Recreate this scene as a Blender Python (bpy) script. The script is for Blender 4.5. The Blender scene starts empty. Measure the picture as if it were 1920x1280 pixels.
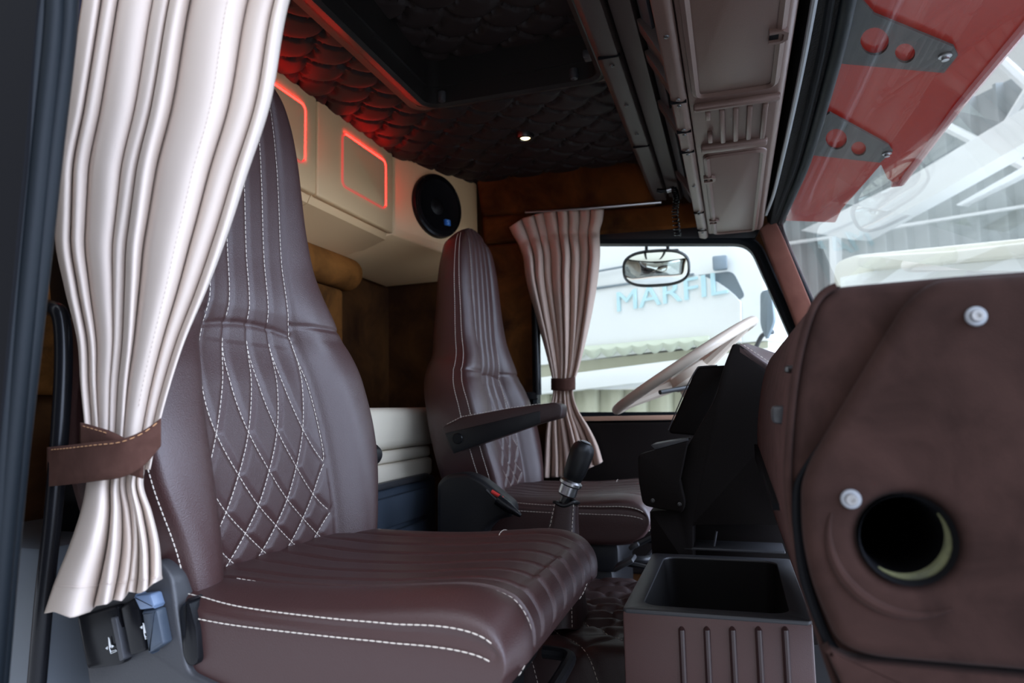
import bpy, bmesh, math, random
import numpy as np
from mathutils import Vector as V, Matrix, noise

S = bpy.context.scene
COL = S.collection
random.seed(4)

# ------------------------------------------------------------------ camera
CZ = 0.66                                   # camera height above the cab floor
F = 1290.0; YAW = math.radians(17.7); PIT = math.radians(5.6); ROLL = math.radians(1.2)
_d = V((-math.sin(YAW)*math.cos(PIT), math.cos(YAW)*math.cos(PIT), math.sin(PIT)))
_r = _d.cross(V((0, 0, 1))).normalized(); _u = _r.cross(_d)
_R = _r*math.cos(ROLL) - _u*math.sin(ROLL); _U = _r*math.sin(ROLL) + _u*math.cos(ROLL)
cam = bpy.data.cameras.new('camera'); cam.sensor_width = 36; cam.lens = F/1920*36
cam.clip_start = .02; cam.clip_end = 200
cam.dof.use_dof = True; cam.dof.focus_distance = 1.35; cam.dof.aperture_fstop = 4.5
camo = bpy.data.objects.new('camera', cam); COL.objects.link(camo)
camo.matrix_world = Matrix(((_R.x, _U.x, -_d.x, 0), (_R.y, _U.y, -_d.y, 0), (_R.z, _U.z, -_d.z, CZ), (0, 0, 0, 1)))
S.camera = camo

# ------------------------------------------------------------------ world, light, exposure
w = bpy.data.worlds.new('world'); S.world = w; w.use_nodes = True
nt = w.node_tree; nt.nodes.clear()
out = nt.nodes.new('ShaderNodeOutputWorld'); bg = nt.nodes.new('ShaderNodeBackground')
tc = nt.nodes.new('ShaderNodeTexCoord'); sp = nt.nodes.new('ShaderNodeSeparateXYZ')
nt.links.new(tc.outputs['Generated'], sp.inputs[0])
def ramp(tree, fac, stops):
    n = tree.nodes.new('ShaderNodeValToRGB'); tree.links.new(fac, n.inputs[0])
    e = n.color_ramp.elements
    while len(e) < len(stops): e.new(0.5)
    for k, (p, c) in enumerate(stops): e[k].position = p; e[k].color = (*c, 1)
    return n.outputs[0]
def maprange(tree, v, a, b):
    n = tree.nodes.new('ShaderNodeMapRange'); tree.links.new(v, n.inputs[0]); n.inputs[1].default_value = a; n.inputs[2].default_value = b
    return n.outputs[0]
cz_ = ramp(nt, maprange(nt, sp.outputs['Z'], -1, 1), [(0, (.30, .29, .28)), (.46, (.42, .42, .42)), (.54, (.90, .95, 1.0)), (.71, (.92, .98, 1.05)), (.86, (2.4, 2.55, 2.8)), (1, (2.6, 2.8, 3.1))])
cy_ = ramp(nt, maprange(nt, sp.outputs['Y'], -1, 1), [(0, (.72, .72, .74)), (.45, (.80, .80, .82)), (1, (.85, .85, .86))])
mx = nt.nodes.new('ShaderNodeMix'); mx.data_type = 'RGBA'; mx.blend_type = 'MULTIPLY'; mx.inputs[0].default_value = 1
nt.links.new(cz_, mx.inputs[6]); nt.links.new(cy_, mx.inputs[7])
# unseen bright lobe added to the sky ahead, to light the cab
cx_ = ramp(nt, maprange(nt, sp.outputs['X'], -1, 1), [(0, (0, 0, 0)), (.68, (0, 0, 0)), (.88, (5.5, 6.5, 8.8))])
cd_ = ramp(nt, maprange(nt, sp.outputs['Z'], -1, 1), [(.30, (0, 0, 0)), (.48, (1, 1, 1))])
m2 = nt.nodes.new('ShaderNodeMix'); m2.data_type = 'RGBA'; m2.blend_type = 'MULTIPLY'; m2.inputs[0].default_value = 1
nt.links.new(cx_, m2.inputs[6]); nt.links.new(cd_, m2.inputs[7])
m3 = nt.nodes.new('ShaderNodeMix'); m3.data_type = 'RGBA'; m3.blend_type = 'ADD'; m3.inputs[0].default_value = 1
nt.links.new(mx.outputs[2], m3.inputs[6]); nt.links.new(m2.outputs[2], m3.inputs[7]); nt.links.new(m3.outputs[2], bg.inputs[0])
bg.inputs[1].default_value = 1.0
nt.links.new(bg.outputs[0], out.inputs[0])
S.view_settings.view_transform = 'Standard'; S.view_settings.look = 'None'
S.view_settings.gamma = 1; S.view_settings.use_curve_mapping = False
S.view_settings.exposure = 0.10

# ------------------------------------------------------------------ pixel -> place helpers
def at(px, py, ax, val):
    "point where the sight line through a photo pixel meets the plane X, Y or Z = val (Z measured from camera height)"
    v = _d*F + _R*(px-960) + _U*(640-py)
    p = v*(val/v['XYZ'.index(ax)])
    return V((p.x, p.y, p.z+CZ))
def P(x, y, z): return V((x, y, z+CZ))      # z measured from camera height
def atp(px, py, o, n):
    v = _d*F + _R*(px-960) + _U*(640-py); c = V((0, 0, CZ))
    return c + v*((o-c).dot(n)/v.dot(n))

# ------------------------------------------------------------------ materials
MATS = {}
def mat(name, base, rough=.5, metal=0, spec=.5, bump=0, bscale=300, bdist=.001, var=None, vscale=8, sheen=0, coat=0, emit=None, estr=0, transl=0, bdetail=2):
    if name in MATS: return MATS[name]
    m = bpy.data.materials.new(name); m.use_nodes = True; t = m.node_tree
    b = t.nodes['Principled BSDF']; o = t.nodes['Material Output']
    b.inputs['Base Color'].default_value = (*base, 1); b.inputs['Roughness'].default_value = rough
    b.inputs['Metallic'].default_value = metal; b.inputs['Specular IOR Level'].default_value = spec
    b.inputs['Sheen Weight'].default_value = sheen; b.inputs['Sheen Roughness'].default_value = .4
    b.inputs['Coat Weight'].default_value = coat
    if emit: b.inputs['Emission Color'].default_value = (*emit, 1); b.inputs['Emission Strength'].default_value = estr
    c = t.nodes.new('ShaderNodeTexCoord')
    if bump:
        n = t.nodes.new('ShaderNodeTexNoise'); n.inputs['Scale'].default_value = bscale; n.inputs['Detail'].default_value = bdetail
        t.links.new(c.outputs['Object'], n.inputs['Vector'])
        bp = t.nodes.new('ShaderNodeBump'); bp.inputs['Strength'].default_value = bump; bp.inputs['Distance'].default_value = bdist
        t.links.new(n.outputs['Fac'], bp.inputs['Height']); t.links.new(bp.outputs[0], b.inputs['Normal'])
    if var:
        n = t.nodes.new('ShaderNodeTexNoise'); n.inputs['Scale'].default_value = vscale; n.inputs['Detail'].default_value = 5
        n.inputs['Roughness'].default_value = .6; n.inputs['Distortion'].default_value = .6
        t.links.new(c.outputs['Object'], n.inputs['Vector'])
        t.links.new(ramp(t, n.outputs['Fac'], [(.35, base), (.68, var)]), b.inputs['Base Color'])
    if transl:
        tr = t.nodes.new('ShaderNodeBsdfTranslucent'); tr.inputs[0].default_value = (*base, 1)
        mm = t.nodes.new('ShaderNodeMixShader'); mm.inputs[0].default_value = transl
        t.links.new(b.outputs[0], mm.inputs[1]); t.links.new(tr.outputs[0], mm.inputs[2]); t.links.new(mm.outputs[0], o.inputs[0])
    MATS[name] = m; return m
def glassmat(name, tint, refl=1.0, rough=0.0, ior=1.45):
    m = bpy.data.materials.new(name); m.use_nodes = True; t = m.node_tree; t.nodes.remove(t.nodes['Principled BSDF'])
    tr = t.nodes.new('ShaderNodeBsdfTransparent'); tr.inputs[0].default_value = (*tint, 1)
    gl = t.nodes.new('ShaderNodeBsdfGlossy'); gl.inputs['Roughness'].default_value = rough
    fr = t.nodes.new('ShaderNodeFresnel'); fr.inputs[0].default_value = ior
    ml = t.nodes.new('ShaderNodeMath'); ml.operation = 'MULTIPLY'; ml.inputs[1].default_value = refl; t.links.new(fr.outputs[0], ml.inputs[0])
    mi = t.nodes.new('ShaderNodeMixShader'); t.links.new(ml.outputs[0], mi.inputs[0]); t.links.new(tr.outputs[0], mi.inputs[1]); t.links.new(gl.outputs[0], mi.inputs[2])
    t.links.new(mi.outputs[0], t.nodes['Material Output'].inputs[0]); MATS[name] = m; return m

M_leather = mat('oxblood_leather', (.041, .0152, .0138), .45, bump=.45, bscale=560, bdist=.0012, spec=.68)
M_leather_side = mat('dark_oxblood_leather', (.026, .011, .010), .5, bump=.3, bscale=420, bdist=.001)
M_stitch = mat('cream_thread', (.62, .55, .47), .8)
M_orange_stitch = mat('tan_thread', (.50, .26, .12), .8)
M_suede = mat('brown_suede', (.022, .011, .009), .92, spec=.08, var=(.040, .020, .0165), vscale=14, bump=.25, bscale=700, sheen=.04)
M_suede_back = mat('light_brown_suede', (.065, .031, .027), .9, spec=.1, var=(.10, .052, .046), vscale=30, bump=.3, bscale=500)  # lighter than the suede of the dashboard body
M_velvet_lit = mat('lit_tobacco_velvet', (.07, .028, .007), .95, spec=.1, var=(.30, .115, .026), vscale=6, bump=.3, bscale=60, bdist=.002)  # tobacco velvet with the doorway light put into its colour
M_tie = mat('brown_tie_suede', (.060, .027, .020), .92, spec=.12, var=(.085, .040, .030), vscale=25, bump=.25, bscale=900)
M_dark = mat('black_brown_leather', (.007, .005, .0045), .6, spec=.1, bump=.2, bscale=420)
M_rib = mat('glossy_brown_plastic', (.035, .016, .015), .3)
M_suede_red = mat('reddish_suede', (.13, .05, .036), .92, spec=.15, var=(.17, .07, .05), vscale=10, bump=.2, bscale=600, sheen=.03)
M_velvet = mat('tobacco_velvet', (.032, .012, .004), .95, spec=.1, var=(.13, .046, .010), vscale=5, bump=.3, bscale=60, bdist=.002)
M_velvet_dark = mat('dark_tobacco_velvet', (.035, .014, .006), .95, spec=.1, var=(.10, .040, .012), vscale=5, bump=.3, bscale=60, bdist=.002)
M_cream = mat('cream_vinyl', (.80, .53, .28), .5, bump=.12, bscale=350, bdist=.0008)
M_white_vinyl = mat('ivory_vinyl', (.64, .57, .45), .5, bump=.1, bscale=350, bdist=.0008)
M_curtain = mat('cream_curtain_cloth', (.70, .595, .515), .9, spec=.1, bump=.12, bscale=1500, bdist=.0005, transl=.18)
M_curtain2 = mat('beige_curtain_cloth', (.62, .47, .39), .9, spec=.1, bump=.12, bscale=1200, bdist=.0005, transl=.2)
M_blackp = mat('black_plastic', (.008, .008, .009), .42, spec=.3, bump=.1, bscale=500, bdist=.0006)
M_blackg = mat('gloss_black_paint', (.006, .006, .007), .25, spec=.22)
M_rubber = mat('black_rubber', (.004, .006, .008), .5, spec=.14, bump=.15, bscale=120, bdist=.001)
M_fuzzy = mat('black_felt', (.012, .011, .010), .95, spec=.1, bump=.8, bscale=180, bdist=.003)
M_greyp = mat('grey_plastic', (.034, .034, .037), .45, bump=.3, bscale=500, bdist=.001)
M_bluegrey = mat('blue_grey_plastic', (.040, .053, .072), .45, bump=.25, bscale=420, bdist=.0008)
M_paddle = mat('satin_blue_grey_plastic', (.13, .18, .27), .35)
M_console = mat('bronze_brown_plastic', (.125, .073, .058), .40, bump=.3, bscale=500, bdist=.0008, metal=.25)
M_console_dk = mat('dark_bronze_plastic', (.050, .034, .029), .5, bump=.3, bscale=500, bdist=.0008, metal=.1)
M_box = mat('brown_box_plastic', (.072, .033, .029), .4, bump=.35, bscale=700, bdist=.0008)
M_boxin = mat('dark_box_lining', (.006, .005, .005), .55, spec=.12, bump=.2, bscale=500, bdist=.0006)
M_ceil = mat('dark_ceiling_leather', (.018, .0115, .0105), .55, spec=.3, bump=.15, bscale=300, bdist=.0008)
M_hatch = mat('hatch_black_plastic', (.013, .011, .010), .4, bump=.2, bscale=400)
M_flange = mat('brown_hatch_flange', (.10, .055, .035), .55)
M_steel = mat('steel', (.55, .55, .56), .28, metal=1)
M_darksteel = mat('dark_steel', (.10, .10, .10), .35, metal=1)
M_greymetal = mat('grey_metal', (.30, .31, .33), .4, metal=.6)
M_chrome = mat('mirror_glass', (.9, .9, .88), .02, metal=1)
M_wheel = mat('ivory_wheel_plastic', (.62, .52, .42), .35, coat=.2)
M_wheel_dk = mat('brown_wheel_rim', (.20, .115, .075), .35, coat=.2)
M_navy = mat('navy_leather', (.020, .024, .050), .5, bump=.3, bscale=300)
M_red = mat('red_plastic', (.55, .035, .03), .4)
M_visor = mat('red_acrylic', (.40, .058, .040), .15, spec=.6, coat=.5, transl=.55)
M_visor_lip = mat('pale_red_acrylic', (.60, .32, .31), .15, coat=.5, transl=.5)
M_bracket = mat('dark_bracket_steel', (.030, .028, .026), .5, var=(.045, .040, .035), vscale=20)
M_white = mat('white_paint', (.92, .92, .90), .35)
M_creamp = mat('cream_paint', (.78, .75, .64), .4)
M_beigep = mat('beige_cloth', (.46, .45, .34), .8)
M_fringe = mat('pale_green_fringe', (.62, .65, .52), .8)
M_cyan = mat('pale_cyan_letters', (.60, .85, .90), .5)
M_glassdk = mat('dark_truck_glass', (.20, .24, .27), .1)
M_hall = mat('grey_corrugated_sheet', (.36, .39, .39), .5, var=(.43, .455, .455), vscale=.6)
M_ground = mat('grey_concrete', (.42, .42, .41), .9, var=(.48, .48, .46), vscale=2)
M_led = mat('red_led', (.8, .05, .04), .5, emit=(1, .008, .006), estr=22)
M_led2 = mat('dim_red_led', (.7, .32, .24), .5, emit=(1, .05, .03), estr=.32)
M_bulb = mat('warm_lamp_lens', (1, .9, .6), .4, emit=(1, .78, .35), estr=14)
M_blue = mat('blue_badge', (.02, .16, .55), .4)
M_lblue = mat('pale_blue_badge_letter', (.35, .65, 1), .4)
M_sill = mat('grey_painted_panel', (.10, .11, .12), .5)
M_hole = mat('dark_duct', (.004, .004, .005), .7, spec=.1)
M_green = mat('olive_duct_highlight', (.11, .11, .045), .9, var=(.04, .04, .02), vscale=30)
M_icon = mat('white_print', (.62, .62, .60), .6)
G_wind = glassmat('windshield_glass', (.95, .97, .96), .28)
G_side = glassmat('side_window_glass', (.94, .97, .95), .5)

# ------------------------------------------------------------------ object helpers
ORG = {}
def thing(name, label, cat, loc, group=None, kind=None):
    o = bpy.data.objects.new(name, None); o.empty_display_size = .05; COL.objects.link(o)
    o.location = loc; o['label'] = label; o['category'] = cat
    if group: o['group'] = group
    if kind: o['kind'] = kind
    ORG[o.name] = V(loc); return o
def link(name, me, m, parent=None, smooth=35, **props):
    me.materials.clear(); me.materials.append(m)
    if smooth is not None:
        me.polygons.foreach_set('use_smooth', [True]*len(me.polygons)); me.set_sharp_from_angle(angle=math.radians(smooth))
    o = bpy.data.objects.new(name, me); COL.objects.link(o)
    if parent:
        o.parent = parent; og = ORG[parent.name]; me.transform(Matrix.Translation(-og)); ORG[o.name] = og
    else:
        co = np.empty(len(me.vertices)*3); me.vertices.foreach_get('co', co); co = co.reshape(-1, 3)
        og = V(((co[:, 0].min()+co[:, 0].max())/2, (co[:, 1].min()+co[:, 1].max())/2, co[:, 2].min()))
        me.transform(Matrix.Translation(-og)); o.location = og; ORG[o.name] = og
    for k, v in props.items(): o[k] = v
    return o
class MB:
    def __init__(s): s.v = []; s.f = []
    def add(s, v, f):
        n = len(s.v); s.v += [tuple(p) for p in v]; s.f += [tuple(i+n for i in q) for q in f]; return s
    def bm(s, b):
        b.verts.ensure_lookup_table(); b.verts.index_update()
        s.add([v.co.copy() for v in b.verts], [[v.index for v in f.verts] for f in b.faces]); b.free(); return s
    def box(s, c, sz, bev=0, seg=2, R=None):
        b = bmesh.new(); bmesh.ops.create_cube(b, size=1)
        for v in b.verts: v.co = V((v.co.x*sz[0], v.co.y*sz[1], v.co.z*sz[2]))
        if bev: bmesh.ops.bevel(b, geom=list(b.edges), offset=bev, segments=seg, profile=.5, affect='EDGES')
        for v in b.verts: v.co = (R @ v.co if R else v.co)+V(c)
        return s.bm(b)
    def prism(s, poly, d, bev=0, seg=2, holes=(), onlyfirst=False):
        b = bmesh.new(); d = V(d)
        loops = [poly]+list(holes); eds = []
        for lp in loops:
            vs = [b.verts.new(p) for p in lp]
            eds += [b.edges.new((vs[k], vs[(k+1) % len(vs)])) for k in range(len(vs))]
        if holes: bmesh.ops.triangle_fill(b, edges=eds, use_beauty=True, use_dissolve=False)
        else: b.faces.new([v for v in b.verts])
        r = bmesh.ops.extrude_face_region(b, geom=list(b.faces)+list(b.edges)+list(b.verts) if False else list(b.faces))
        nv = [e for e in r['geom'] if isinstance(e, bmesh.types.BMVert)]
        bmesh.ops.translate(b, verts=nv, vec=d)
        if not holes and not any(True for _ in ()):
            pass
        bmesh.ops.recalc_face_normals(b, faces=list(b.faces))
        if bev:
            b.edges.ensure_lookup_table()
            ns = set(nv)
            sel = [e for e in b.edges if len(e.link_faces) == 2 and e.calc_face_angle(0) > .6 and not (onlyfirst and (e.verts[0] in ns or e.verts[1] in ns))]
            bmesh.ops.bevel(b, geom=sel, offset=bev, segments=seg, profile=.5, affect='EDGES')
        return s.bm(b)
    def tube(s, pts, r, n=10, closed=False, cap=True):
        pts = [V(p) for p in pts]; m = len(pts); rs = r if isinstance(r, (list, tuple)) else [r]*m
        t0 = (pts[1]-pts[0]).normalized(); up = V((0, 0, 1)) if abs(t0.z) < .9 else V((1, 0, 0))
        a = t0.cross(up).normalized(); vs = []; fs = []
        for k, p in enumerate(pts):
            if closed: t = (pts[(k+1) % m]-pts[k-1])
            else: t = pts[min(k+1, m-1)]-pts[max(k-1, 0)]
            if t.length < 1e-9: t = t0
            t.normalize(); a = (a-t*a.dot(t)).normalized(); c = t.cross(a)
            vs += [p+(a*math.cos(2*math.pi*j/n)+c*math.sin(2*math.pi*j/n))*rs[k] for j in range(n)]
        for k in range(m if closed else m-1):
            q = (k+1) % m
            fs += [(k*n+j, k*n+(j+1) % n, q*n+(j+1) % n, q*n+j) for j in range(n)]
        if cap and not closed: fs += [tuple(range(n))[::-1], tuple((m-1)*n+j for j in range(n))]
        return s.add(vs, fs)
    def lathe(s, prof, o, ax, n=24):
        ax = V(ax).normalized(); up = V((0, 0, 1)) if abs(ax.z) < .9 else V((1, 0, 0))
        a = ax.cross(up).normalized(); c = ax.cross(a); vs = []; fs = []
        for r, h in prof: vs += [V(o)+ax*h+(a*math.cos(2*math.pi*j/n)+c*math.sin(2*math.pi*j/n))*max(r, 1e-5) for j in range(n)]
        for k in range(len(prof)-1): fs += [(k*n+j, k*n+(j+1) % n, (k+1)*n+(j+1) % n, (k+1)*n+j) for j in range(n)]
        return s.add(vs, fs)
    def sweep(s, path, prof, nrm, closed=False):
        nrm = V(nrm).normalized(); m = len(path); n = len(prof); vs = []; fs = []
        for k in range(m):
            p = V(path[k])
            if closed: t1 = V(path[(k+1) % m])-p; t0 = p-V(path[k-1])
            else: t1 = V(path[min(k+1, m-1)])-V(path[max(0, min(k, m-2))]); t0 = V(path[max(1, k)])-V(path[max(k-1, 0)])
            t = (t0.normalized()+t1.normalized()).normalized(); sd = t.cross(nrm).normalized()
            ms = 1/max(.5, t.dot(t1.normalized()))
            vs += [p+sd*(a*ms)+nrm*b for a, b in prof]
        for k in range(m if closed else m-1):
            q = (k+1) % m; fs += [(k*n+j, k*n+(j+1) % n, q*n+(j+1) % n, q*n+j) for j in range(n)]
        if not closed: fs += [tuple(range(n)), tuple((m-1)*n+j for j in range(n))[::-1]]
        return s.add(vs, fs)
    def grid(s, pts, close_u=False, caps=False):
        "pts: list of rows"
        n = len(pts[0]); vs = [p for r in pts for p in r]; fs = []
        for k in range(len(pts)-1):
            for j in range(n if close_u else n-1):
                q = (j+1) % n; fs.append((k*n+j, k*n+q, (k+1)*n+q, (k+1)*n+j))
        if caps: fs += [tuple(range(n))[::-1], tuple((len(pts)-1)*n+j for j in range(n))]
        return s.add(vs, fs)
    def mesh(s, fix=True):
        me = bpy.data.meshes.new('m'); me.from_pydata([tuple(p) for p in s.v], [], s.f)
        if fix:
            b = bmesh.new(); b.from_mesh(me); bmesh.ops.recalc_face_normals(b, faces=list(b.faces)); b.to_mesh(me); b.free()
        me.update(); return me
    def put(s, name, m, parent=None, smooth=35, fix=True, **props):
        return link(name, s.mesh(fix), m, parent, smooth, **props)
def struct(o): o['kind'] = 'structure'; return o
def single(o, label, cat, group=None):
    o['label'] = label; o['category'] = cat
    if group: o['group'] = group
    return o
def solid(o, th, off=0):
    md = o.modifiers.new('solid', 'SOLIDIFY'); md.thickness = th; md.offset = off; return o
def cr(pts, n=8, closed=False):
    pts = [V(p) for p in pts]; m = len(pts); o = []
    for k in range(m if closed else m-1):
        g = (lambda i: pts[i % m]) if closed else (lambda i: pts[max(0, min(m-1, i))])
        a, b, c, d = g(k-1), g(k), g(k+1), g(k+2)
        for j in range(n):
            t = j/n; o.append(.5*((2*b)+(c-a)*t+(2*a-5*b+4*c-d)*t*t+(3*b-a-3*c+d)*t**3))
    if not closed: o.append(pts[-1].copy())
    return o
def itp(x, xs, ys): return float(np.interp(x, xs, ys))
def smooth_itp(xs, ys):
    "monotone-ish cubic interpolation"
    xs = np.array(xs, float); ys = np.array(ys, float); h = np.diff(xs); dl = np.diff(ys)/h
    m = np.concatenate([[dl[0]], (dl[:-1]+dl[1:])/2, [dl[-1]]])
    for k in range(len(dl)):
        if dl[k] == 0: m[k] = m[k+1] = 0
    m[1:-1] = np.where(dl[:-1]*dl[1:] <= 0, 0, m[1:-1])
    def f(x):
        x = min(max(x, xs[0]), xs[-1]); k = min(int(np.searchsorted(xs, x, 'right'))-1, len(h)-1); t = (x-xs[k])/h[k]
        return ((2*t**3-3*t*t+1)*ys[k]+(t**3-2*t*t+t)*h[k]*m[k]+(-2*t**3+3*t*t)*ys[k+1]+(t**3-t*t)*h[k]*m[k+1])
    return f
def dashes(mb, pts, ln=.0065, gap=.0025, r=.0009, lift=None):
    pts = [V(p) for p in pts]; L = [0]
    for k in range(1, len(pts)): L.append(L[-1]+(pts[k]-pts[k-1]).length)
    if L[-1] < ln: return mb
    xs = np.array(L); A = np.array([tuple(p) for p in pts])
    def g(s): return V([float(np.interp(s, xs, A[:, i])) for i in range(3)])
    s = 0
    while s+ln <= L[-1]:
        a, b = g(s), g(s+ln); mid = (a+b)/2
        mb.tube([a, mid, b], [r*.6, r, r*.6], 5); s += ln+gap
    return mb
def circle(c, r, a, b, n=24): return [V(c)+V(a)*(r*math.cos(2*math.pi*k/n))+V(b)*(r*math.sin(2*math.pi*k/n)) for k in range(n)]
def rrect(x0, x1, y0, y1, r, n=5):
    o = []
    for cx, cy, a0 in ((x1-r, y1-r, 0), (x0+r, y1-r, 90), (x0+r, y0+r, 180), (x1-r, y0+r, 270)):
        for k in range(n+1):
            a = math.radians(a0+90*k/n); o.append((cx+r*math.cos(a), cy+r*math.sin(a)))
    return o
def rpoly(pts, r, n=4):
    "round the corners of a 3d polygon"
    o = []; m = len(pts); pts = [V(p) for p in pts]
    for k in range(m):
        a, b, c = pts[k-1], pts[k], pts[(k+1) % m]; rr = r[k] if isinstance(r, (list, tuple)) else r
        u = (a-b); v = (c-b); q = min(rr, u.length*.45, v.length*.45)
        if q < 1e-5: o.append(b); continue
        p0 = b+u.normalized()*q; p1 = b+v.normalized()*q
        for j in range(n+1):
            t = j/n; o.append(p0*(1-t)**2+b*2*t*(1-t)+p1*t*t)
    return o
def screw(parent, p, ax, r=.004, name='screw', m=None):
    MB().lathe([(0, .0022), (r*.35, .0022), (r*.4, .001), (r*.55, .0022), (r*.9, .0018), (r, 0)], p, ax, 12).put(name, m or M_darksteel, parent)

CEIL = .96; YL = 2.68; YR = .66            # ceiling height, left and right cab sides
# ------------------------------------------------------------------ cab shell
struct(MB().box(P(-.65, 1.66, -.67), (1.9, 2.1, .02)).put('floor', M_blackp))
# scaled leather ceiling with an opening for the roof hatch
HX0, HX1, HY0, HY1 = -.84, -.30, .80, 1.83
def scale_h(x, y, wx=.150, ry=.072, h=.070):
    j0 = math.floor(y/ry)
    for j in range(j0-2, j0+2):
        off = .5 if j % 2 else 0
        dx = 2*((x/wx-off)-round(x/wx-off)); e = j*ry+h*math.sqrt(max(0, 1-dx*dx))-y
        if e >= 0: return (.004+.034*(1-math.exp(-e/.010))*(1-.45*min(1, e/.13)))*(.55+.45*math.sqrt(max(0, 1-dx*dx)))
    return 0
def scale_sheet(x0, x1, y0, y1, z, st, hole=None):
    nx = int((x1-x0)/st); ny = int((y1-y0)/st); vs = []; fs = []
    for j in range(ny+1):
        for i in range(nx+1):
            x = x0+(x1-x0)*i/nx; y = y0+(y1-y0)*j/ny; vs.append(P(x, y, z-scale_h(x, y)))
    for j in range(ny):
        for i in range(nx):
            xm = x0+(x1-x0)*(i+.5)/nx; ym = y0+(y1-y0)*(j+.5)/ny
            if hole and hole[0] < xm < hole[1] and hole[2] < ym < hole[3]: continue
            k = j*(nx+1)+i; fs.append((k, k+nx+1, k+nx+2, k+1))
    return MB().add(vs, fs)
struct(scale_sheet(-1.2, .16, YR, YL, CEIL+.012, .0085, (HX0-.02, HX1+.02, HY0-.02, HY1+.02)).put('ceiling', M_ceil, smooth=60, fix=False))
struct(MB().box(P(-.65, 1.67, 1.2), (1.9, 2.1, .02)).put('roof', M_white))
XR = -1.42
struct(MB().box(P(XR-.01, 1.67, .15), (.02, 2.06, 1.66)).put('wall_rear', M_velvet_dark))
# right side behind the door opening: lower grey panel and upper wall
struct(MB().box(P(-1.2, YR-.03, .35), (.44, .03, 1.2)).put('wall_right', M_velvet_dark))
# left side: wall with a window opening, door panel beneath
wo = [at(1000, 449, 'Y', YL), at(1392, 452, 'Y', YL), at(1422, 480, 'Y', YL), at(1560, 783, 'Y', YL), at(1000, 783, 'Y', YL)]
wo = rpoly([wo[0], at(1412, 448, 'Y', YL), wo[3], wo[4]], [.05, .07, .03, .05], 6)
outer = [P(-1.43, YL, -.68), P(.60, YL, -.68), P(.385, YL, -.05), P(.186, YL, .63), P(.15, YL, .72), P(.12, YL, CEIL+.1), P(-1.43, YL, CEIL+.1)]
struct(MB().prism(outer, (0, .05, 0), holes=[wo]).put('wall_left', M_velvet_dark, smooth=20))

# ------------------------------------------------------------------ left window, frame, glass, sill
wf = MB().sweep(wo, [(-.022, -.022), (-.008, -.03), (.012, -.026), (.020, -.012), (.020, .03), (-.022, .03)], (0, 1, 0), True)
win1 = struct(MB().prism(wo, (0, .005, 0)).put('window_1', G_side, smooth=20))
for v in win1.data.vertices: v.co.y += .03
wfr = wf.put('window_frame', M_rubber, win1)
for v in wfr.data.vertices: pass
MB().box(P(-.30, YL-.016, -.044), (.76, .045, .018), .004).put('window_sill', mat('sky_lit_sill_suede', (.36, .21, .14), .9, bump=.2, bscale=500), win1)  # suede sill with the sky light on it put into its tan
band = [at(1060, 425, 'Y', YL-.03), at(1430, 418, 'Y', YL-.03), at(1416, 446, 'Y', YL-.03), at(1060, 452, 'Y', YL-.03)]
MB().prism(band, (0, .03, 0), .004).put('window_header', M_blackp, win1)

sk_ = [V((p.x, YL+.052, p.z)) for p in outer]; skh = [V((p.x, YL+.052, p.z)) for p in wo]
ow = struct(MB().prism(sk_, (0, .012, 0), holes=[skh]).put('wall_left_outer', M_creamp, smooth=20))
MB().box(P(-.55, YL+.066, -.13), (1.6, .008, .035), .003).put('red_stripe', M_red, ow)
# padded velvet wall panels above and behind the window
def pad(name, poly, th, m, bev=.018):
    return struct(MB().prism(poly, (0, th, 0), bev, 3).put(name, m))
YW = YL-.06
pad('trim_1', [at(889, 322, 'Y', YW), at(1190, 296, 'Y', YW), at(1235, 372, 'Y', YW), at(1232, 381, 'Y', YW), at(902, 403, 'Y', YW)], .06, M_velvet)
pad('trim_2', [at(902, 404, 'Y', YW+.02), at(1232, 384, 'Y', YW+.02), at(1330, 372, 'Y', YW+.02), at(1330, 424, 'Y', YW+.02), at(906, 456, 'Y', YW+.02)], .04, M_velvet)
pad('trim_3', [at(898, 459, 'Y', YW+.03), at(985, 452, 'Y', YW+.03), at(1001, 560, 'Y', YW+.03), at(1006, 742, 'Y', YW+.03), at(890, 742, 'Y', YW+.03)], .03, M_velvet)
# door panel below the sill
pad('door_1', [P(-.70, YL-.05, -.06), P(.45, YL-.05, -.06), P(.50, YL-.05, -.62), P(-.70, YL-.05, -.62)], .05, M_dark, .012)
# A-pillar trim and roof header
YA = 2.60
ap = [at(1424, 428, 'Y', YA), at(1452, 408, 'Y', YA), at(1472, 450, 'Y', YA), at(1534, 600, 'Y', YA), at(1600, 760, 'Y', YA), at(1570, 790, 'Y', YA), at(1500, 625, 'Y', YA), at(1452, 500, 'Y', YA)]
struct(MB().prism(ap, (0, .06, 0), .008, 2).put('trim_4', M_suede_red))
struct(MB().prism([P(.155, .62, .64), P(.21, .62, .655), P(.225, .62, .70), P(.16, .62, .98), P(.11, .62, .98)], (0, 2.04, 0), .006).put('trim_5', M_fuzzy))

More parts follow.
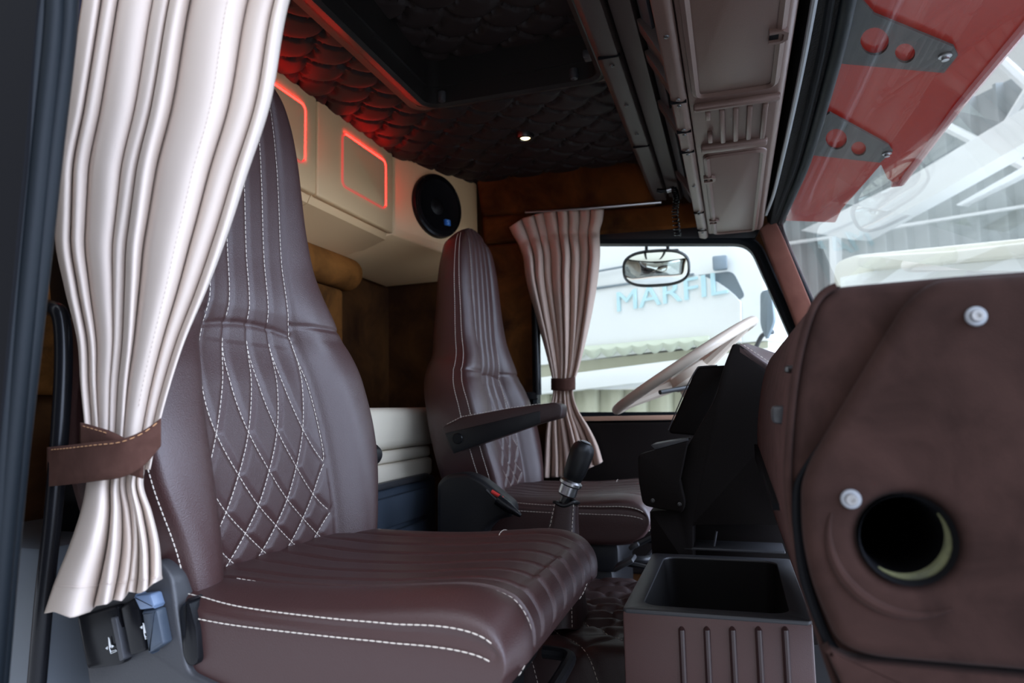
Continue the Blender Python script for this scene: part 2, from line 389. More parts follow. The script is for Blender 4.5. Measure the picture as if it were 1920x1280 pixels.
# ------------------------------------------------------------------ windscreen
ZG = CZ+.655-CZ
gz = lambda x, y: at(x, y, 'Z', .655)
gy = lambda x, y: at(x, y, 'Y', 2.63)
gp = cr([gz(1640, -260), gz(1612, -110), gz(1590, 0), gz(1564, 117), (gz(1514, 293)), gz(1487, 360), gz(1471, 396), gz(1462, 418), gy(1464, 436), gy(1480, 475), gy(1503, 528), gy(1533, 595), gy(1605, 760)], 8)
wsn = V((.66, 0, .18)).normalized()
gl = [P(.235, .35, .665), P(.225, 1.5, .665), P(.205, 2.3, .66), P(.19, 2.6, .645), P(.205, 2.65, .58), P(.41, 2.65, -.03), P(.44, .35, -.03)]
win2 = struct(MB().add(gl, [tuple(range(len(gl)))]).put('window_2', G_wind, smooth=None))
solid(win2, .006, 1)
MB().tube(gp, .014, 12).put('window_gasket', M_rubber, win2)
MB().tube([p+V((-.030, -.018, -.004)) for p in gp[:58]], .009, 10).put('window_gasket_lip', M_hole, win2)
o = MB().tube(cr([at(1560, -200, 'Z', .634), at(1527, 0, 'Z', .634), at(1503, 130, 'Z', .634), at(1482, 230, 'Z', .634), at(1466, 300, 'Z', .634), at(1450, 365, 'Z', .634), at(1436, 402, 'Z', .634)], 8), .0055, 8).put('roller_blind_rail', M_greymetal)
single(o, 'thin grey metal rail running along the top of the windscreen beside the overhead console', 'rail')

# ------------------------------------------------------------------ roof hatch
hz = CEIL
cx, cy = (HX0+HX1)/2, (HY0+HY1)/2
th = thing('roof_hatch', 'black framed roof hatch with scale quilted leather lid in the dark ceiling', 'hatch', P(cx, cy, hz))
ring = [P(x, y, hz) for x, y in rrect(HX0, HX1, HY0, HY1, .05, 6)]
MB().sweep(ring, [(.045, -.030), (.055, .0), (.055, .012), (-.012, .012), (-.012, -.05), (.0, -.056), (.022, -.050)], (0, 0, 1), True).put('frame', M_hatch, th)
fl = [P(x, y, hz) for x, y in rrect(HX0-.055, HX1+.055, HY0-.055, HY1+.055, .03, 4)]
MB().sweep(fl, [(.004, -.022), (.018, -.022), (.018, .012), (-.012, .012), (-.012, -.026)], (0, 0, 1), True).put('flange', M_flange, th)
MB().sweep([P(x, y, hz+.06) for x, y in rrect(HX0+.014, HX1-.014, HY0+.014, HY1-.014, .04, 6)], [(.012, -.06), (.012, .08), (-.004, .08), (-.004, -.06)], (0, 0, 1), True).put('inner_rim', M_hatch, th)
scale_sheet(HX0+.005, HX1-.005, HY0+.005, HY1-.005, hz+.11, .009).put('lid', M_ceil, th, smooth=60, fix=False)
MB().box(P(HX1-.01, HY1-.10, hz-.03), (.05, .035, .02), .004).put('latch', M_greyp, th)
for (x, y) in ((HX0+.06, HY1-.02), (HX1-.08, HY1-.02)):
    MB().lathe([(0, -.01), (.010, -.008), (.012, 0), (.012, .02)], P(x, y, hz-.04), (0, 0, 1), 14).put('bolt_cap', M_greyp, th)

# ceiling lamp
lp = at(985, 258, 'Z', CEIL-.03)
lt = thing('ceiling_lamp', 'small round lit downlight glowing yellow in the dark quilted ceiling', 'lamp', lp)
MB().lathe([(.016, -.002), (.020, -.006), (.028, -.004), (.031, .004), (.030, .03)], lp, (0, 0, 1), 24).put('bezel', M_darksteel, lt)
MB().lathe([(0, -.004), (.012, -.004), (.017, 0), (.017, .02)], lp, (0, 0, 1), 20).put('lens', M_bulb, lt)

# ------------------------------------------------------------------ rear overhead cabinets
def cab_pt(px, py, X=-1.16): return at(px, py, 'X', X)
zt, zb = .950, .648
yb = [.70, 1.22, 1.735, 2.225]
for k in range(3):
    y0, y1 = yb[k]+.002, yb[k+1]-.002
    lab = ['cream rear cabinet hidden behind the curtain, nearest the door opening', 'cream rear cabinet with red lit panel, partly behind the large leather seat', 'cream rear cabinet with full red lit square, beside the round speaker'][k]
    c = thing('overhead_cabinet', lab, 'cabinet', P(-1.16, (y0+y1)/2, zb), 'cream cabinets along the rear wall')
    poly = [P(XR, y0, zt+.02), P(-1.175, y0, zt), P(-1.175, y0, zb+.01), P(-1.19, y0, zb-.02), P(XR, y0, zb-.10)]
    MB().prism(poly, (0, y1-y0, 0)).put('body', M_cream, c)
    MB().box(P(-1.168, (y0+y1)/2, (zt+zb)/2), (.022, y1-y0-.002, zt-zb), .007, 3).put('door', M_cream, c)
    ya, yz, za, zz = y0+.135, y1-.065, zb+.072, zt-.052
    rr = [(y, z) for y, z in rrect(ya, yz, za, zz, .02, 4)]
    pts = [P(-1.156, y, z) for y, z in rr]; n = len(pts)
    # brighter along the top and the far side, dimmer along the other two
    def seg(idx): return [pts[i % n] for i in idx]
    pr = [(-.0022, -.001), (.0022, -.001), (.0018, .005), (-.0018, .005)]
    MB().sweep(seg(list(range(18, 20))+list(range(0, 7))), pr, (1, 0, 0)).put('led_strip', M_led, c, label='bright red lit strip')
    MB().sweep(seg(range(6, 19)), pr, (1, 0, 0)).put('led_strip', M_led2, c, label='dim red lit strip')
    inn = [P(-1.158, y, z) for y, z in rrect(ya+.004, yz-.004, za+.004, zz-.004, .018, 4)]
    MB().prism(inn, (.007, 0, 0), .003, 2).put('inset_panel', M_cream, c)
# speaker corner cabinet
A_ = P(-1.165, 2.228, 0); B_ = P(-.985, 2.655, 0)
A_.z = 0; B_.z = 0
spk = thing('speaker_cabinet', 'cream angled corner cabinet carrying a round black speaker', 'cabinet', P(-1.08, 2.45, .60))
dirn = (B_-A_).normalized(); nrm = V((dirn.y, -dirn.x, 0))
Z = lambda v, z: V((v.x, v.y, z+CZ))
q = [Z(A_, .955), Z(B_, .955), Z(B_, .60), Z(A_, .65)]
MB().prism([p for p in q], -nrm*.10, .010, 3).put('body', M_cream, spk)
q2 = [Z(A_, .648), Z(B_, .605), Z(P(-1.0, 2.655, 0), .545), Z(P(-1.39, 2.60, 0), .53), Z(P(-1.41, 2.2, 0), .545), Z(P(-1.2, 2.2, 0), .63)]
MB().prism(q2, (0, 0, .03), .005).put('underside', M_cream, spk)
sc = (A_+B_)/2; sp0 = atp(818, 387, Z((A_+B_)/2, .8), nrm)
sk = thing('speaker', 'round black loudspeaker with blue badge set in the cream corner cabinet', 'speaker', sp0)
R0 = .128
MB().lathe([(R0*.86, .012), (R0*.90, .018), (R0*.97, .016), (R0, .008), (R0, -.004)], sp0, nrm, 40).put('rim', M_blackg, sk)
MB().lathe([(R0*.89, .014), (R0*.80, .018), (R0*.72, .012), (R0*.30, .003), (R0*.24, .002)], sp0+nrm*.004, nrm, 40).put('cone', M_hole, sk)
MB().lathe([(0, .012), (R0*.12, .010), (R0*.20, .007), (R0*.27, .002)], sp0+nrm*.004, nrm, 24).put('dust_cap', M_blackp, sk)
upz = V((0, 0, 1)); rt = upz.cross(nrm)
bc = atp(840, 417, sp0+nrm*.02, nrm)
MB().prism(rpoly([bc-rt*.014-upz*.012, bc+rt*.014-upz*.012, bc+rt*.014+upz*.012, bc-rt*.014+upz*.012], .003), -nrm*.012).put('badge', M_blue, sk)
def text(name, s, pos, right, up, size, m, parent, ext=.0006, sy=1):
    cu = bpy.data.curves.new('t', 'FONT'); cu.body = s; cu.size = size; cu.extrude = ext; cu.offset = 0; cu.align_x = 'CENTER'; cu.align_y = 'CENTER'
    o = bpy.data.objects.new('t', cu); me = bpy.data.meshes.new_from_object(o); bpy.data.objects.remove(o)
    r = V(right).normalized(); n = r.cross(V(up)).normalized(); u = n.cross(r)*sy
    me.transform(Matrix(((r.x, u.x, n.x, pos[0]), (r.y, u.y, n.y, pos[1]), (r.z, u.z, n.z, pos[2]), (0, 0, 0, 1))))
    return link(name, me, m, parent, None)
text('badge_letter', 'S', bc+nrm*.001, rt, upz, .026, M_lblue, sk)
for a in (40, 130, 220, 310):
    e = rt*math.cos(math.radians(a))+upz*math.sin(math.radians(a)); screw(sk, sp0+e*R0*.93+nrm*.015, nrm, .004)

# rear wall roll cushion
rc = thing('rear_wall_bolster', 'tobacco velvet roll cushion along the rear wall under the cream cabinets', 'bolster', P(-1.36, 1.6, .30))
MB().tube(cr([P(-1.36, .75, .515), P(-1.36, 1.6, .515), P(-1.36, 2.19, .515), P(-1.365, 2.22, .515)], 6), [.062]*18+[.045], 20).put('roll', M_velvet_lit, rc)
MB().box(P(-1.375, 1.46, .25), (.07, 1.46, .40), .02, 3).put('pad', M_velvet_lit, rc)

# ------------------------------------------------------------------ bunk: ivory cushions over a blue-grey drawer unit
def bunk(name, z0, z1, m, y0=1.22, y1=2.26, xf=-1.0, bev=.02, parent=None):
    return MB().box(P((xf-1.40)/2, (y0+y1)/2, (z0+z1)/2), (xf+1.40, y1-y0, z1-z0), bev, 3).put(name, m, parent)
bk = thing('bunk_mattress', 'ivory folded bunk mattress on the blue grey drawer unit behind the seats', 'mattress', P(-1.2, 1.5, -.23))
bunk('top_cushion', -.118, .012, M_white_vinyl, parent=bk, bev=.03)
bunk('middle_cushion', -.158, -.119, M_white_vinyl, y1=2.225, xf=-1.015, parent=bk, bev=.012)
bunk('bottom_cushion', -.221, -.159, M_white_vinyl, y1=2.235, xf=-1.012, parent=bk, bev=.015)
du = thing('drawer_unit', 'blue grey moulded plastic drawer unit under the ivory mattress', 'drawer unit', P(-1.2, 1.5, -.66))
MB().box(P(-1.2, 1.74, -.438), (.38, 1.04, .432), .02, 3).put('body', M_bluegrey, du)
MB().box(P(-.999, 1.90, -.218), (.022, .50, .020), .006, 2).put('top_rim', M_greyp, du)
for z0, z1 in ((-.345, -.255), (-.445, -.36), (-.56, -.46)):
    MB().box(P(-1.003, 1.80, (z0+z1)/2), (.02, .72, z1-z0), .006, 2).put('drawer', M_bluegrey, du)

# ------------------------------------------------------------------ seats
SC = 1.05                                                    # centre of the passenger seat
bx = smooth_itp([-.31, -.26, -.10, .05, .15, .20, .30, .45, .60, .66, .71], [-.772, -.772, -.792, -.824, -.846, -.845, -.854, -.862, -.872, -.880, -.895])
bw = smooth_itp([-.31, -.26, -.2, -.1, .0, .08, .13, .185, .24, .36, .54, .62, .66, .69, .705, .712], [.238, .248, .262, .292, .304, .298, .284, .256, .222, .193, .174, .153, .130, .094, .056, .01])
bt = smooth_itp([-.31, -.1, .15, .4, .6, .68, .712], [.13, .14, .13, .11, .085, .06, .02])
bp_ = smooth_itp([-.31, -.1, .0, .1, .18, .25, .5, .72], [.160, .160, .156, .138, .112, .104, .100, .08])
gG = smooth_itp([-.31, -.26, -.23, -.195, -.155, -.10, -.03, .06, .135, .72], [1.9, 1.5, 1.25, 1.0, .75, .50, .25, .06, 0, 0])
bol = smooth_itp([-.31, -.28, -.2, .0, .12, .2, .3, .72], [.05, .064, .070, .064, .054, .036, .022, .008])
CI = (-1, -.5, 0, .5, 1); CX = [k*.5 for k in range(-6, 7)]
def groove(d, wd=.0055): return math.exp(-(d/wd)**2)
def back_depth(y, z):
    W = bw(z); p = bp_(z); u = abs(y)/W; q = y/p
    d = bol(z)*(1/(1+math.exp(-(abs(y)-p*1.15)/.013)))
    e = max(0, (u-.72)/.28); d -= .016*e**4
    dep = 0
    if abs(q) < 1.02:
        for c in CX:
            if z > .10 and abs(c) <= 1: dep = max(dep, groove(abs(q-c)*p))
            if z < .14 and abs(q-c) > .02 or abs(c) <= 1 and z < .14:
                g = gG(z); sl = abs((gG(z+.004)-gG(z-.004))/.008)*p
                for s in (-1, 1): dep = max(dep, groove(abs(q-c-s*g)*p/math.sqrt(1+sl*sl)))
        pf = .006 if z < .13 else .004
        d -= .0028*dep; d += pf*.5*(1-dep)*(1-abs(q)**6)
        d -= .003*groove(z-.165+.012*q*q, .005)
    else:
        d -= .004*groove(z-.175, .004)
    d -= .006*groove(abs(y)-p*1.05, .0058)
    if z > .165: d += .005*min(1, (z-.165)/.03)*(1 if abs(q) < 1 else .6)
    return d
def back_pt(y, z, lift=0):
    e = .004; t = V((bx(z+e)-bx(z-e), 0, 2*e)).normalized(); n = V((t.z, 0, -t.x))
    return P(bx(z), SC+y, z)+n*(back_depth(y, z)+lift)
def make_seat():
    t = thing('passenger_seat', 'large oxblood leather seat in front, diamond stitched backrest, beside the cream curtain', 'seat', P(-.5, SC, -.66))
    # backrest shell
    zs = list(np.linspace(-.31, .66, 250))+[.667, .674, .681, .688, .694, .699, .703, .707, .710, .712]
    NF = 181; rows = []
    for z in zs:
        W = bw(z); T = bt(z); r = []
        e = .004; tv = V((bx(z+e)-bx(z-e), 0, 2*e)).normalized(); n = V((tv.z, 0, -tv.x))
        for k in range(NF):
            y = W*(-1+2*k/(NF-1)); r.append(P(bx(z), SC+y, z)+n*back_depth(y, z))
        d1 = back_depth(W, z)
        for f_, g_ in ((1.008, .05), (1.015, .18), (1.02, .35), (1.015, .55), (.99, .78), (.94, .93), (.84, 1.0), (.5, 1.03), (0, 1.05), (-.5, 1.03), (-.84, 1.0), (-.94, .93), (-.99, .78), (-1.015, .55), (-1.02, .35), (-1.015, .18), (-1.008, .05)):
            r.append(P(bx(z), SC+W*f_, z)+n*(d1*(1-g_)-T*g_))
        rows.append(r)
    bk_ = MB().grid(rows, True, True).put('backrest', M_leather, t, smooth=50)
    st = MB()
    for c in CI:
        st_pts = [back_pt(c*bp_(z)*.995, z, .0005) for z in np.linspace(.175, .67, 120)]; dashes(st, st_pts, r=.0009)
        pass
    for c in CX:
        for s in (-1, 1):
            run = []
            for z in np.linspace(.135, -.262, 160):
                q = c+s*gG(z)
                if abs(q) <= 1.0 and (abs(c) <= 1 or z < .02): run.append(back_pt(q*bp_(z), z, .0006))
                elif run: dashes(st, run, r=.0009); run = []
            if run: dashes(st, run, r=.0009)
    for s in (-1, 1):
        dashes(st, [back_pt(s*bp_(z)*.99, z, .0012) for z in np.linspace(.17, -.1, 90)], r=.0010)
    st.put('stitching', M_stitch, bk_, label='cream thread stitching')
    # twin seams round the edge of the bolsters
    for s in (-1, 1):
        for fr, gg in ((1.010, .09), (1.018, .26)):
            pts = []; st = MB()
            for z in np.linspace(-.27, .68, 170):
                W = bw(z); T = bt(z); e = .004; tv = V((bx(z+e)-bx(z-e), 0, 2*e)).normalized(); n = V((tv.z, 0, -tv.x))
                d1 = back_depth(W, z); pts.append(P(bx(z), SC+s*(W*fr+.0008), z)+n*(d1*(1-gg)-T*gg))
            dashes(st, pts, .006, .0018, .0010); st.put('stitching', M_stitch, bk_, label='cream thread stitching')
    # cushion
    prof = cr([(-.80, 0, -.246), (-.74, 0, -.240), (-.64, 0, -.246), (-.50, 0, -.244), (-.40, 0, -.236), (-.345, 0, -.232), (-.305, 0, -.236), (-.278, 0, -.250), (-.262, 0, -.280), (-.266, 0, -.315), (-.286, 0, -.345), (-.32, 0, -.365), (-.40, 0, -.372), (-.6, 0, -.370), (-.76, 0, -.365), (-.80, 0, -.34)], 6, True)
    cxz = V((-.52, 0, -.305)); W = .275; NP = len(prof)
    nrmP = []
    for k in range(NP):
        tt = prof[(k+1) % NP]-prof[k-1]; nrmP.append(V((-tt.z, 0, tt.x)).normalized())
    PH = .165
    kc = lambda k: itp(k, [3, 9, 24, 44], [.93, .88, .60, .56])
    def cush(k, y, lift=0, kk=None):
        q = min(1, abs(y)/W)
        if kk is None: kk = (1-q**10)**(1/8) if q < 1 else 0
        p = prof[k]; n = nrmP[k]
        pp = V((cxz.x+(p.x-cxz.x)*(.965+.035*kk), 0, cxz.z+(p.z-cxz.z)*(.22+.78*kk)))
        if kk < .9 and abs(y) > .2: n = (n*kk+V((0, math.copysign(1-kk, y), 0))).normalized()
        top = n.z > -.2 and k < 66
        d = 0
        if kk < .95 and 2 < k < 46: d -= .0035*(groove(kk-kc(k)+.09, .05)+groove(kk-kc(k)+.17, .04)*.6)
        if top:
            fade = min(1, max(0, (k-3)/8))*min(1, max(0, (62-k)/8))
            dep = 0
            for c in (-.8, -.4, 0, .4, .8): dep = max(dep, groove(abs(y-c*PH), .005))
            seam = max(groove(abs(abs(y)-PH*1.12), .005), 0)
            d -= fade*(.006*dep+.005*seam)
            if abs(y) < PH*1.1: d += fade*.003*(1-dep)
            d += fade*.010*math.exp(-((abs(y)-.215)/.04)**2)-fade*.006*math.exp(-(y/.12)**2)*(1 if k < 40 else 0)
        return P(pp.x, SC-.0+y, pp.z)+n*(d+lift)
    yk = [(W*q, (1-abs(q)**10)**(1/8)) for q in np.linspace(-.86, .86, 130)]
    t0_ = math.asin(.86**5)
    ed_ = [(W*math.sin(t)**.2, math.cos(t)**.25) for t in np.linspace(t0_, math.pi/2-.0001, 44)[1:]]
    yk = [(-y, k) for y, k in ed_[::-1]]+yk+ed_
    rows = [[cush(k, y, 0, kk) for k in range(NP)] for y, kk in yk]
    cu = MB().grid(rows, True, True).put('seat_cushion', M_leather, t, smooth=50)
    def cst(pts, *a):
        st = MB(); dashes(st, pts, *a); st.put('stitching', M_stitch, cu, label='cream thread stitching')
    for s in (-1, 1):
        cst([cush(k, s*PH*1.10, .0008) for k in range(8, 60)], .0065, .0025, .0009)
        cst([cush(k, s*W*(1-kc(k)**8)**.1, .0014, kc(k)) for k in range(3, 44)], .0075, .0018, .0010)
        kd = lambda k: itp(k, [3, 9, 24, 44], [.46, .42, .22, .14])
        cst([cush(k, s*W*(1-kd(k)**8)**.1, .0014, kd(k)) for k in range(3, 44)], .0075, .0018, .0010)
    cst([cush(22, y, .0008) for y in np.linspace(PH*1.15, W*.9, 14)], .0065, .0025, .0009)
    MB().box(P(-.56, SC, -.41), (.40, .44, .09), .02, 2).put('seat_pan', M_blackp, t)
    MB().box(P(-.56, SC, -.55), (.36, .40, .22), .03, 2).put('seat_pedestal', M_blackp, t)
    MB().tube(cr([P(-0.340, SC-.16, -.425), P(-0.295, SC-.15, -.425), P(-0.285, SC-.10, -.425), P(-0.285, SC+.10, -.425), P(-0.295, SC+.15, -.425), P(-0.340, SC+.16, -.425)], 6), .011, 10).put('slide_bar', M_blackp, t)
    return t
seat1 = make_seat()
def copy_tree(o, parent=None):
    c = o.copy(); COL.objects.link(c); c.parent = parent; ORG[c.name] = ORG[o.name]
    for ch in list(o.children): copy_tree(ch, c)
    return c
seat2 = copy_tree(seat1)
seat2.name = 'driver_seat'; seat2['label'] = 'smaller looking far oxblood leather seat with armrest beside the side window'
D2 = V((.02, 2.275-SC, -.03)); seat2.location = seat2.location+D2; ORG[seat2.name] = seat2.location.copy()
for ch in seat2.children:
    if ch.name.startswith('backrest'):
        pv = V((-.26, 0, .36)); ch.matrix_local = Matrix.Translation(pv) @ Matrix.Rotation(math.radians(.5), 4, 'Y') @ Matrix.Diagonal((1, 1, .962, 1)) @ Matrix.Translation(-pv)
# armrest of the far seat
ar = [at(828, 800, 'Y', 1.895), at(865, 782, 'Y', 1.895), at(950, 766, 'Y', 1.895), at(1040, 754, 'Y', 1.895), at(1054, 760, 'Y', 1.895), at(1052, 783, 'Y', 1.895), at(1010, 794, 'Y', 1.895), at(930, 822, 'Y', 1.895), at(850, 850, 'Y', 1.895), at(838, 835, 'Y', 1.895)]
arm = MB().prism(rpoly(ar, .012, 3), (0, .07, 0), .006, 2).put('armrest', M_leather_side, seat2)
a2 = [at(834, 812, 'Y', 1.892), at(1012, 770, 'Y', 1.892), at(1013, 793, 'Y', 1.892), at(930, 822, 'Y', 1.892), at(850, 850, 'Y', 1.892)]
MB().prism(a2, (0, .01, 0), .002).put('armrest_side', M_blackp, arm)
MB().lathe([(0, .003), (.014, .003), (.016, .001), (.016, -.004)], at(858, 822, 'Y', 1.891), (0, -1, 0), 20).put('pivot_cap', M_blackg, arm)
st = MB(); dashes(st, [at(x, y, 'Y', 1.898) for x, y in ((838, 795), (865, 781), (950, 765), (1040, 753))], r=.0009); st.put('stitching', M_stitch, arm)

# side switch housing of the near seat
YS = .765
def py(px, y_): return at(px, y_, 'Y', YS)
hs = MB().prism(rpoly([py(150, 1140), py(240, 1075), py(296, 1048), py(322, 1080), py(336, 1180), py(352, 1262), py(430, 1300), py(430, 1345), py(170, 1345)], .012, 4), (0, .06, 0), .006, 3)
hs.put('switch_housing', M_greyp, seat1)
lv = MB().prism(rpoly([py(160, 1150), py(236, 1128), py(250, 1235), py(238, 1240), py(180, 1248)], .006, 3), (0, -.014, 0), .003, 2).put('switch_pad', M_blackg, seat1)
lv2 = MB().prism(rpoly([py(243, 1132), py(272, 1112), py(292, 1212), py(262, 1222)], .004, 3), (0, -.016, 0), .003, 2).put('switch_pad', M_blackg, seat1)
MB().prism(rpoly([py(272, 1110), py(304, 1106), py(312, 1132), py(284, 1136)], .003, 3), (0, -.020, 0), .003, 2).put('switch_paddle', M_paddle, seat1)
MB().prism(rpoly([py(285, 1139), py(313, 1135), py(326, 1200), py(298, 1218)], .003, 3), (0, -.018, 0), .004, 2).put('switch_paddle', M_bluegrey, seat1)
MB().prism(rpoly([py(227, 1150), py(237, 1148), py(253, 1228), py(244, 1232)], .002, 2), (0, -.018, 0), .002, 2).put('switch_edge', M_greyp, seat1)
MB().prism(rpoly([py(333, 1140), py(352, 1120), py(368, 1180), py(372, 1245), py(352, 1252), py(340, 1230)], .008, 3), (0, .05, 0), .005, 2).put('hinge_cover', M_blackg, seat1)
def icon(cx, cy, s, parent, flip):
    Yi = YS-.0165
    g = lambda a, b: at(cx+a*s, cy+b*s, 'Y', Yi)
    m = MB()
    m.add([g(-3, -24), g(0, -22), g(5, 2), g(-1, 3)], [(0, 1, 2, 3)])
    m.tube([g(0, 3), g(4, 12), g(16, 8), g(18, 11), g(4, 17), g(0, 3)], .0005, 4)
    k = -14 if flip else 2
    m.add([g(-10, k+2), g(-4, k-3), g(-4, k+6)], [(0, 1, 2)]); m.add([g(12, k-4), g(5, k-7), g(6, k+2)], [(0, 1, 2)])
    m.put('switch_symbol', M_icon, parent, smooth=None)
icon(205, 1212, .75, lv, False); icon(270, 1185, .75, lv2, True)
# belt buckle end between backrest and cushion
MB().box(at(690, 1006, 'Y', 1.30), (.022, .02, .03), .004).put('buckle_tab', M_greymetal, seat1)
MB().lathe([(0, .03), (.018, .028), (.024, .018), (.024, -.04)], at(690, 853, 'Y', 1.37), (.2, 1, 0), 18).put('round_knob', M_blackp, seat1)

# ------------------------------------------------------------------ lever housing beside the far seat
hb = thing('parking_brake', 'black plastic lever housing with red strip and pointed grip beside the far seat', 'brake lever', P(-.78, 1.9, -.62))
YB = 1.86
g = lambda x, y: at(x, y, 'Y', YB)
MB().prism(rpoly([g(818, 905), g(835, 890), g(872, 886), g(900, 897), g(960, 945), g(962, 968), g(930, 975), g(905, 1000), g(900, 1150), g(818, 1150)], .03, 5), (0, .07, 0), .014, 3).put('housing', M_blackp, hb)
lv_ = MB().tube([g(935, 935), g(955, 950), g(978, 966)], [.016, .015, .005], 12).put('lever', M_blackg, hb)
for v in lv_.data.vertices: v.co.y -= .008
MB().tube([at(922, 921, 'Y', YB-.004), at(943, 934, 'Y', YB-.008)], .0055, 8).put('red_strip', M_red, hb)
MB().tube([at(912, 918, 'Y', YB-.003), at(940, 946, 'Y', YB-.003)], .003, 6).put('slot_edge', M_greyp, hb)

# ------------------------------------------------------------------ gear lever
gl_ = thing('gear_lever', 'black gear lever with silver collar and stitched leather boot between the seats', 'gear lever', at(1045, 1120, 'Y', 1.55))
k0 = at(1068, 912, 'Y', 1.55); k1 = at(1097, 832, 'Y', 1.55); ax = (k1-k0).normalized(); L = (k1-k0).length
kn = MB().lathe([(.016, .012), (.021, .018), (.025, .035), (.027, .065), (.027, L-.018), (.024, L-.006), (.016, L+.002), (0, L+.004)], k0, ax, 24).put('knob', M_blackp, gl_)
MB().lathe([(.013, L+.0045), (.010, L+.006), (0, L+.0065)], k0, ax, 20).put('shift_pattern_cap', M_greymetal, kn)
MB().lathe([(0, .018), (.018, .018), (.026, .012), (.026, .006), (.021, .002), (.021, -.018), (.017, -.022), (0, -.022)], k0, ax, 24).put('collar', M_steel, gl_)
MB().tube([k0-ax*.02, k0-ax*.10], .011, 12).put('shaft', M_darksteel, gl_)
rows = []
top = at(1062, 945, 'Y', 1.55)
for k in range(14):
    f = k/13; c = top.lerp(P(-.42, 1.57, -.475), f); sx = .026+.052*f**1.3; sy = .026+.06*f**1.2
    rows.append([c+V((sx*math.copysign(abs(math.cos(a))**.55, math.cos(a)), sy*math.copysign(abs(math.sin(a))**.55, math.sin(a)), .004*math.sin(5*a+k*2))) for a in np.linspace(0, 2*math.pi, 33)[:-1]])
bt_ = MB().grid(rows, True, True).put('boot', M_leather_side, gl_)
st = MB()
for j in (28, 20): dashes(st, [r[j]+V((0, -.001, 0)) for r in rows], .006, .003, .0008)
st.put('stitching', M_stitch, bt_)
MB().tube(cr([p+V((0, 0, .004)) for p in rows[0][::4]], 4, True), .004, 8, True).put('boot_collar', M_blackp, gl_)

# ------------------------------------------------------------------ quilted floor mat over the engine tunnel
def mat_z(x, y):
    s = 1/(1+math.exp(-(y-1.40)/.012)); e = 1/(1+math.exp((y-2.04)/.02))
    z = -.632+(.152)*s*e
    z += .010*math.sin((y-1.4)/.055*2*math.pi+3*math.sin(x*9))*min(1, max(0, (y-1.45)*5))*e
    qa = ((x*.9+y)/.115) % 1; qb = ((x*.9-y)/.115) % 1
    dep = max(groove((min(qa, 1-qa))*.08, .006), groove((min(qb, 1-qb))*.08, .006)); return z-.007*dep
X0, X1, Y0, Y1 = -.74, -.20, .95, 2.12
nx, ny = 80, 170
rows = [[P(X0+(X1-X0)*i/nx, Y0+(Y1-Y0)*j/ny, mat_z(X0+(X1-X0)*i/nx, Y0+(Y1-Y0)*j/ny)) for i in range(nx+1)] for j in range(ny+1)]
fm = thing('floor_mat', 'diamond quilted oxblood leather mat over the floor between the seats', 'floor mat', P(-.47, 1.5, -.65))
o = MB().grid(rows).put('quilted_cover', M_leather_side, fm, smooth=60); solid(o, .012, -1)
st = MB()
for k in range(-14, 30):
    for s in (-1, 1):
        pts = []
        for x in np.linspace(X0+.01, X1-.005, 60):
            y = s*(k*.115-x*.9)
            if Y0+.01 < y < 1.60: pts.append(P(x, y, mat_z(x, y)+.001))
        if len(pts) > 4: dashes(st, pts, .007, .003, .0009)
st.put('stitching', M_stitch, fm, label='cream thread stitching')
for (px, py_, Yq) in ((1172, 1055, 1.93), (1190, 1022, 1.95)):
    pd = thing('foot_pedal', ['low black metal foot pedal with shiny pad ahead of the far seat', 'small upper black pedal arm with bright tip ahead of the far seat'][0 if py_ > 1040 else 1], 'pedal', at(px, py_, 'Y', Yq))
    c = at(px, py_, 'Y', Yq)
    MB().box(c, (.06, .07, .012) if py_ > 1040 else (.03, .04, .012), .004, 2, Matrix.Rotation(-.5, 3, 'Y')).put('pad', M_greyp, pd)
    MB().tube([c, c+V((.10, .02, -.02 if py_ > 1040 else .05)), c+V((.18, .03, .15))], .009, 8).put('arm', M_blackp, pd)

# ------------------------------------------------------------------ storage box on the floor
bxY = 1.20; p0 = at(1167, 1145, 'Y', bxY); bz = p0.z-CZ; xl = p0.x; xr_ = .10; yb_ = 1.66
bo = thing('storage_box', 'open brown moulded plastic box with vertical ribs on the floor by the dashboard', 'storage box', P(-.05, 1.43, -.66))
t_ = .022
MB().box(P((xl+xr_)/2, bxY+.006, (bz-.65)/2), (xr_-xl, .012, bz+.65), .004, 2).put('front_panel', M_box, bo)
MB().box(P(xl+.006, (bxY+yb_)/2+.006, (bz-.65)/2), (.012, yb_-bxY-.012, bz+.65-.006), .003, 2).put('side_panel', M_box, bo)
MB().box(P(xr_-.006, (bxY+yb_)/2+.006, (bz-.65)/2), (.012, yb_-bxY-.012, bz+.65-.006), .003, 2).put('side_panel', M_box, bo)
MB().box(P((xl+xr_)/2, yb_, (bz-.65)/2), (xr_-xl-.024, .012, bz+.65-.006), .003, 2).put('back_panel', M_box, bo)
rimo = [P(x, y, bz-.004) for x, y in rrect(xl, xr_, bxY, yb_, .008, 3)]
rimi = [P(x, y, bz-.004) for x, y in rrect(xl+.030, xr_-.03, bxY+.032, yb_-.03, .03, 5)]
MB().prism(rimo, (0, 0, .008), .002, 2, holes=[rimi]).put('rim', M_greyp, bo)
tray = [[P(x, y, bz-h) for x, y in rrect(xl+.030+i, xr_-.03-i, bxY+.032+i, yb_-.03-i, .03, 5)] for h, i in ((.0, 0), (.02, .002), (.13, .012), (.15, .03))]
MB().grid(tray, True, False).add(tray[-1], [tuple(range(len(tray[-1])))]).put('tray', M_boxin, bo)
for px in (1278, 1325, 1373, 1422, 1472):
    a = at(px, 1180, 'Y', bxY-.001); b = V((a.x, a.y, .03)); MB().tube([a+V((0, .004, .004)), a, b], [.003, .0055, .0055], 10).put('rib', M_rib, bo)

